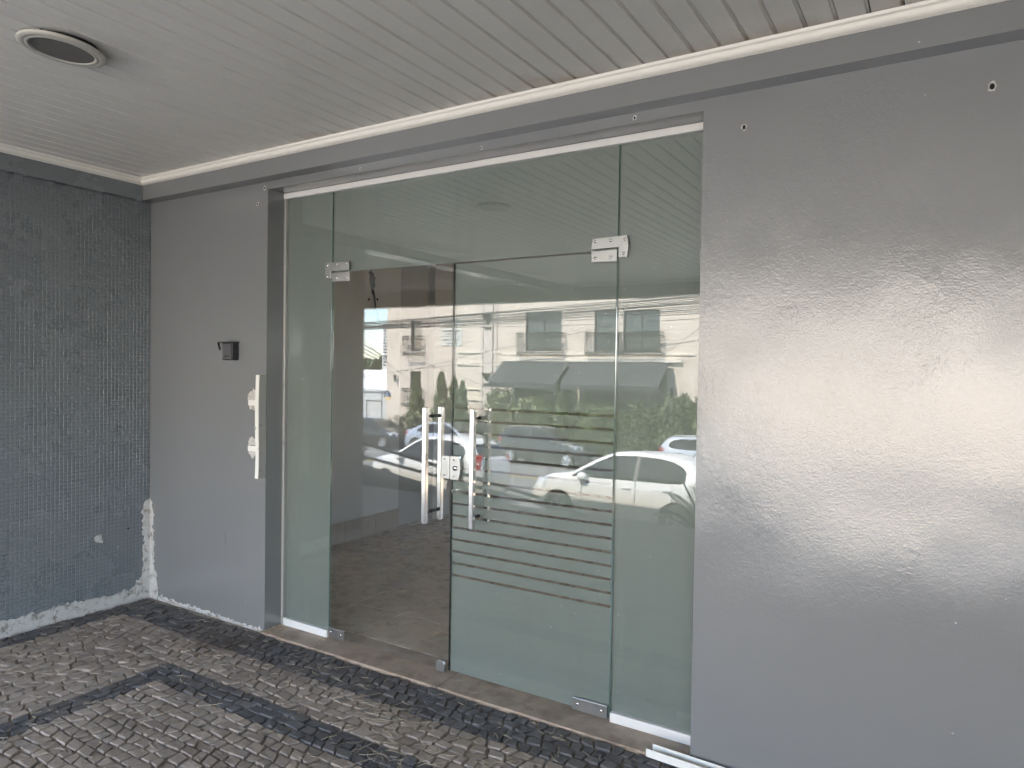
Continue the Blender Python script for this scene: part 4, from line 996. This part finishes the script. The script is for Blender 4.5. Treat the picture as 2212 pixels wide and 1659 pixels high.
# =================================================================== CARS
def interp(pts, x):
    if x <= pts[0][0]: return pts[0][1]
    for a, b in zip(pts[:-1], pts[1:]):
        if x <= b[0]: return a[1] + (b[1] - a[1]) * (x - a[0]) / (b[0] - a[0])
    return pts[-1][1]
def smooth_interp(pts, x):
    return (interp(pts, x - .05) + 2 * interp(pts, x) + interp(pts, x + .05)) / 4
class Car:
    def __init__(s, L, Wd, top, belt, wheels, R_, sill=.20):
        s.L, s.hw0, s.top, s.belt, s.wh, s.R, s.sill = L, Wd / 2, top, belt, wheels, R_, sill
    def zt(s, x): return smooth_interp(s.top, x)
    def zb(s, x):
        z = s.sill + .10 * max(0, 1 - x / .5) + .06 * max(0, 1 - (s.L - x) / .5)
        for xc in s.wh:
            ra = s.R + .055; d = abs(x - xc)
            if d < ra: z = max(z, s.R + math.sqrt(ra * ra - d * d))
        return z
    def w(s, x):
        e = min(x, s.L - x); return s.hw0 * (1 - .30 * max(0, 1 - e / .55) ** 2.2)
    def hw(s, x, z):
        b = interp(s.belt, x); w_ = s.w(x)
        if z <= b:
            t = (b - z) / b; return w_ * (1 - .10 * t ** 2.2 - .035 * (1 - t) ** 3)
        return w_ * (.965 - .30 * (z - b) / .55)
    def section(s, x):
        zt, zb = s.zt(x), s.zb(x); b = min(interp(s.belt, x), zt - .035); b = max(b, zb + .02)
        zs = [zb, zb + .25 * (b - zb), zb + .5 * (b - zb), zb + .75 * (b - zb), b]
        e = max(b + .004, zt - .045); zs += [b + .35 * (e - b), b + .7 * (e - b), e]
        pts = [(s.hw(x, z), z) for z in zs]; ht = pts[-1][0]
        pts += [(ht * .93, zt - .022), (ht * .75, zt - .006), (ht * .4, zt), (0, zt + .004)]
        return pts
def build_car(c, name, label, paint, loc_, rz, spec):
    o = empty(name, loc_, rz, label, 'car', spec.get('group'))
    N = 96; xs = [c.L * k / N for k in range(N + 1)]; mb = MB(); n = 12
    rows = []
    for x in xs:
        sec = c.section(min(max(x, .004), c.L - .004)); rows.append([(x, y, z) for y, z in sec])
    # round the nose and tail
    vs = []; fs = []
    for side in (1, -1):
        b0 = len(vs)
        for r_ in rows: vs += [(p[0], side * p[1], p[2]) for p in r_]
        for i in range(N):
            for k in range(n - 1):
                q = (b0 + i * n + k, b0 + (i + 1) * n + k, b0 + (i + 1) * n + k + 1, b0 + i * n + k + 1)
                fs.append(q if side == -1 else q[::-1])
        for i, rev in ((0, side == 1), (N, side == -1)):
            ring = [b0 + i * n + k for k in range(n)]
            r_ = rows[i]; cidx = len(vs); vs.append((r_[0][0] + (-.02 if i == 0 else .02), 0, r_[0][2]))
            q = ring + [cidx]; fs.append(tuple(q if rev else q[::-1]))
    mb.add(vs, fs, True); body = mb.build('body', paint, o); recalc(body.data)
    MB().box(.12, c.L - .12, -c.hw0 * .80, c.hw0 * .80, c.sill + .02, .62).build('underbody', M['black_rubber'], o)
    def patch(nm, m, pts, off=.006, parent=None, sides=(1, -1)):
        for sd in sides:
            q = MB(); vv = []; K = 5
            for (x, z0, z1) in pts:
                for k in range(K): z = z0 + (z1 - z0) * k / (K - 1); vv.append((x, sd * (c.hw(x, z) + off), z))
            ff = []
            for i in range(len(pts) - 1):
                for k in range(K - 1): ff.append((i * K + k, (i + 1) * K + k, (i + 1) * K + k + 1, i * K + k + 1))
            e = q.add(vv, ff, True).build(nm, m, parent or o)
    for wpts in spec['side']: patch('side_window', M['car_glass'], wpts)
    patch('window_pillar', M['black_rubber'], [(spec['side'][0][-1][0], interp(c.belt, spec['side'][0][-1][0]) + .005, spec['side'][0][-1][2]), (spec['side'][1][0][0], interp(c.belt, spec['side'][1][0][0]) + .005, spec['side'][1][0][2])], .005)
    for sx in spec['seams']:
        patch('door_seam', M['black_rubber'], [(sx, .27, interp(c.belt, sx)), (sx + .012, .27, interp(c.belt, sx))], .003)
    patch('sill_trim', M['black_rubber'] if spec.get('cladding') else paint, [(c.wh[0] + c.R + .10, c.sill + .01, c.sill + .10), ((c.wh[0] + c.wh[1]) / 2, c.sill + .01, c.sill + .10), (c.wh[1] - c.R - .10, c.sill + .01, c.sill + .10)], .008)
    def topglass(nm, xa, xb):
        q = MB(); vv = []; K = 8; J = 7
        for i in range(K):
            x = xa + (xb - xa) * i / (K - 1); sec = c.section(x); ht = sec[7][0]
            for j in range(J): f = -1 + 2 * j / (J - 1); vv.append((x, ht * .86 * f, c.zt(x) + .010 - .018 * abs(f) ** 3))
        ff = [(i * J + j, (i + 1) * J + j, (i + 1) * J + j + 1, i * J + j + 1) for i in range(K - 1) for j in range(J - 1)]
        e = q.add(vv, ff, True).build(nm, M['car_glass'], o)
    topglass('windscreen', *spec['wind']); topglass('rear_window', *spec['rear'])
    for sd in (1, -1):
        hx0, hx1, hz0, hz1 = spec['head']
        patch('headlight', M['head_lamp'], [(hx0, hz1 - .03, hz1), ((hx0 + hx1) / 2, hz0 + .02, hz1 - .01), (hx1, hz0, hz1 - .05)], .007, sides=(sd,))
        tx0, tx1, tz0, tz1 = spec['tail']
        patch('tail_light', M['tail_lamp'], [(tx0, tz0, tz1), ((tx0 + tx1) / 2, tz0 + .03, tz1), (tx1, tz1 - .06, tz1 - .01)], .007, sides=(sd,))
        for hx in spec['handles']:
            z = interp(c.belt, hx) - .12; y = c.hw(hx, z)
            MB().box(hx - .09, hx + .09, sd * (y - .01), sd * (y + .028), z - .018, z + .018, b=.008).build('door_handle', spec.get('hm', paint), o)
        mx_ = spec['mirror']; z = interp(c.belt, mx_) + .05; y = c.hw(mx_, z)
        m_ = MB().lathe([(0, -.10), (.06, -.085), (.085, -.03), (.085, .04), (.06, .085), (0, .10)], 10, Matrix.Translation((mx_, sd * (y + .10), z)) @ Matrix.Rotation(R(90), 4, 'Y') @ Matrix.Scale(.8, 4, (0, 1, 0)))
        m_.build('mirror', spec.get('mm', paint), o)
    if spec.get('rails'):
        for sd in (1, -1): MB().tube([(spec['rails'][0] + (spec['rails'][1] - spec['rails'][0]) * k / 6, sd * c.hw0 * .62, c.zt(spec['rails'][0] + (spec['rails'][1] - spec['rails'][0]) * k / 6) + (.03 if 0 < k < 6 else -.01)) for k in range(7)], .018, 6).build('roof_rail', M['alu_grey_and_shade'], o)
    if spec.get('aerial'): MB().tube([(spec['aerial'], 0, c.zt(spec['aerial'])), (spec['aerial'] - .12, 0, c.zt(spec['aerial']) + .20)], [.012, .005], 6).build('aerial', M['black_rubber'], o)
    MB().box(-.035, -.015, -.22, .22, .62, .76).build('number_plate', M['plate'], o); MB().box(c.L + .015, c.L + .035, -.22, .22, .38, .51).build('number_plate', M['plate'], o)
    MB().box(c.L - .10, c.L + .022, -c.hw0 * .55, c.hw0 * .55, .24, .36, b=.02).build('lower_grille', M['black_rubber'], o)
    MB().box(c.L - .12, c.L + .018, -c.hw0 * .5, c.hw0 * .5, .56, .66, b=.02).build('grille', M['black_rubber'], o)
    # wheels
    tyre = MB().lathe([(c.R * .62, -.09), (c.R * .93, -.095), (c.R, -.075), (c.R, .075), (c.R * .93, .095), (c.R * .62, .09)], 30).mesh('tyre')
    rm = MB(); sp = spec.get('spokes', 5)
    rm.lathe([(c.R * .66, .03), (c.R * .66, .085), (c.R * .58, .088), (c.R * .56, .05)], 28); rm.lathe([(0, .075), (c.R * .12, .078), (c.R * .16, .06)], 14)
    for k in range(sp):
        a = 2 * math.pi * k / sp; wd = spec.get('sw', .05)
        Mx = Matrix.Rotation(a, 4, 'Z'); rm.add([tuple(Mx @ Vector(p)) for p in ((.02, -wd * .6, .06), (c.R * .58, -wd, .062), (c.R * .58, wd, .062), (.02, wd * .6, .06), (.02, -wd * .3, .082), (c.R * .58, -wd * .6, .074), (c.R * .58, wd * .6, .074), (.02, wd * .3, .082))],
               [(4, 5, 6, 7), (0, 1, 5, 4), (3, 7, 6, 2), (1, 2, 6, 5)])
    rme = rm.mesh('rim'); bk = MB().lathe([(0, .03), (c.R * .64, .03)], 20).mesh('brake_backing')
    for xc in c.wh:
        for sd in (1, -1):
            wl = link('wheel', tyre, M['tyre'], o, (xc, sd * (c.hw0 - .105), c.R), (R(-90) if sd == 1 else R(90), rng.uniform(0, 1) * 0, 0))
            link('rim', rme, M['rim'], wl); link('brake_backing', bk, M['black_rubber'], wl)
            ra = c.R + .055
            q = MB(); vv = []; K = 15
            for k in range(K):
                a = math.pi * k / (K - 1); vv += [(xc + ra * math.cos(a), sd * c.hw0 * .93, c.R + ra * math.sin(a)), (xc + ra * math.cos(a), sd * c.hw0 * .5, c.R + ra * math.sin(a))]
            e = q.add(vv, [(2 * k, 2 * k + 1, 2 * k + 3, 2 * k + 2) for k in range(K - 1)], True).build('wheel_arch', M['black_rubber'], o)
    return o

hatch = Car(3.80, 1.64, [(0, .62), (.02, .92), (.10, 1.02), (.26, 1.22), (.42, 1.36), (.75, 1.44), (1.5, 1.48), (2.0, 1.44), (2.3, 1.32), (2.85, .99), (3.3, .92), (3.6, .80), (3.76, .62), (3.8, .5)],
            [(0, .92), (1.0, .93), (2.9, .86), (3.4, .78), (3.8, .56)], (.64, 3.06), .285)
hspec = dict(side=[[(.50, 1.02, 1.16), (.58, .955, 1.25), (.75, .945, 1.33), (1.0, .94, 1.375), (1.42, .935, 1.39)], [(1.50, .935, 1.392), (2.0, .925, 1.36), (2.25, .92, 1.25), (2.60, .915, 1.04), (2.78, .91, .935)]],
             seams=[1.44, 2.55, .72], wind=(2.12, 2.80), rear=(.14, .40), head=(3.18, 3.62, .62, .86), tail=(.06, .30, .78, 1.12), handles=[1.62, .82], mirror=2.52, aerial=.62, spokes=5, sw=.035, group='cars parked on the near side')
A_SC = 1.0
def put(c, nm, lb, paint, x_front, ynear, face, spec, dz=0.0, sx=1.0):
    """face -1: nose towards -x (near lane), +1: nose towards +x (far lane); ynear = side towards the shop"""
    yc = ynear - c.hw0; slope = math.atan(.072)
    o = build_car(c, nm, lb, paint, (0, 0, 0), 0, spec)
    Mx = Matrix.Translation((x_front, yc, gz(yc) + .006 + dz)) @ Matrix.Rotation(slope, 4, 'X') @ (Matrix.Rotation(math.pi, 4, 'Z') if face < 0 else Matrix.Identity(4)) @ Matrix.Scale(sx, 4, (1, 0, 0)) @ Matrix.Translation((-c.L, 0, 0))
    o.matrix_world = Mx; return o
put(hatch, 'parked_hatchback', 'dusty white hatchback with aerial parked nearest behind the porch', M['car_white'], -2.70, -9.35, -1, hspec)
put(hatch, 'parked_hatchback', 'white hatchback parked behind the ramp handrails, further left', M['car_white'], -7.40, -9.6, -1, dict(hspec, aerial=None), 0.0, 0.87)
sedan = Car(4.55, 1.76, [(0, .60), (.03, .90), (.12, 1.02), (.55, 1.09), (.95, 1.30), (1.35, 1.44), (1.9, 1.485), (2.5, 1.45), (2.8, 1.34), (3.45, .99), (3.9, .92), (4.3, .80), (4.5, .62), (4.55, .5)],
            [(0, .93), (1.2, .96), (3.4, .88), (4.0, .80), (4.55, .56)], (.88, 3.58), .315)
sspec = dict(side=[[(.92, .99, 1.06), (1.10, .975, 1.20), (1.38, .97, 1.335), (1.90, .96, 1.385)], [(1.98, .96, 1.388), (2.5, .95, 1.37), (2.75, .945, 1.27), (3.10, .94, 1.08), (3.32, .93, .955)]],
             seams=[1.94, 3.15, 1.0], wind=(2.62, 3.36), rear=(.62, 1.25), head=(3.85, 4.38, .62, .84), tail=(.08, .42, .74, .98), handles=[2.1, 1.2], mirror=3.08, spokes=7, sw=.028, hm=M['chrome'], group='cars parked across the street')
put(sedan, 'parked_sedan', 'silver blue sedan parked across the street', M['car_silver'], -13.2, -23.0, 1, sspec)
put(sedan, 'parked_sedan', 'black car parked behind the silver blue sedan', M['car_black'], -17.95, -23.0, 1, sspec)
suv = Car(4.20, 1.78, [(0, .66), (.02, 1.0), (.10, 1.12), (.34, 1.44), (.60, 1.52), (1.5, 1.56), (2.2, 1.52), (2.5, 1.41), (3.05, 1.06), (3.6, 1.0), (3.95, .90), (4.15, .70), (4.2, .55)],
          [(0, 1.0), (1.0, 1.02), (3.1, .95), (3.7, .88), (4.2, .62)], (.78, 3.40), .335, .24)
vspec = dict(side=[[(.48, 1.12, 1.28), (.62, 1.06, 1.36), (.95, 1.035, 1.43), (1.60, 1.025, 1.455)], [(1.68, 1.025, 1.457), (2.2, 1.015, 1.43), (2.45, 1.01, 1.33), (2.75, 1.0, 1.16), (2.98, .995, 1.03)]],
             seams=[1.64, 2.78, .70], wind=(2.36, 3.0), rear=(.12, .32), head=(3.55, 4.02, .74, .92), tail=(.05, .34, .86, 1.06), handles=[1.82, .95], mirror=2.76, spokes=5, sw=.075, rails=(.45, 2.1), cladding=True, group='cars across the street')
put(suv, 'charcoal_crossover', 'charcoal crossover with five spoke wheels on the far lane', M['car_grey'], -7.35, -21.7, 1, vspec)
put(suv, 'silver_crossover', 'pale silver crossover with roof rails at the right edge of the glass', M['car_silver_b'], -0.75, -23.0, 1, dict(vspec, spokes=7, sw=.03, hm=M['chrome'], cladding=False))
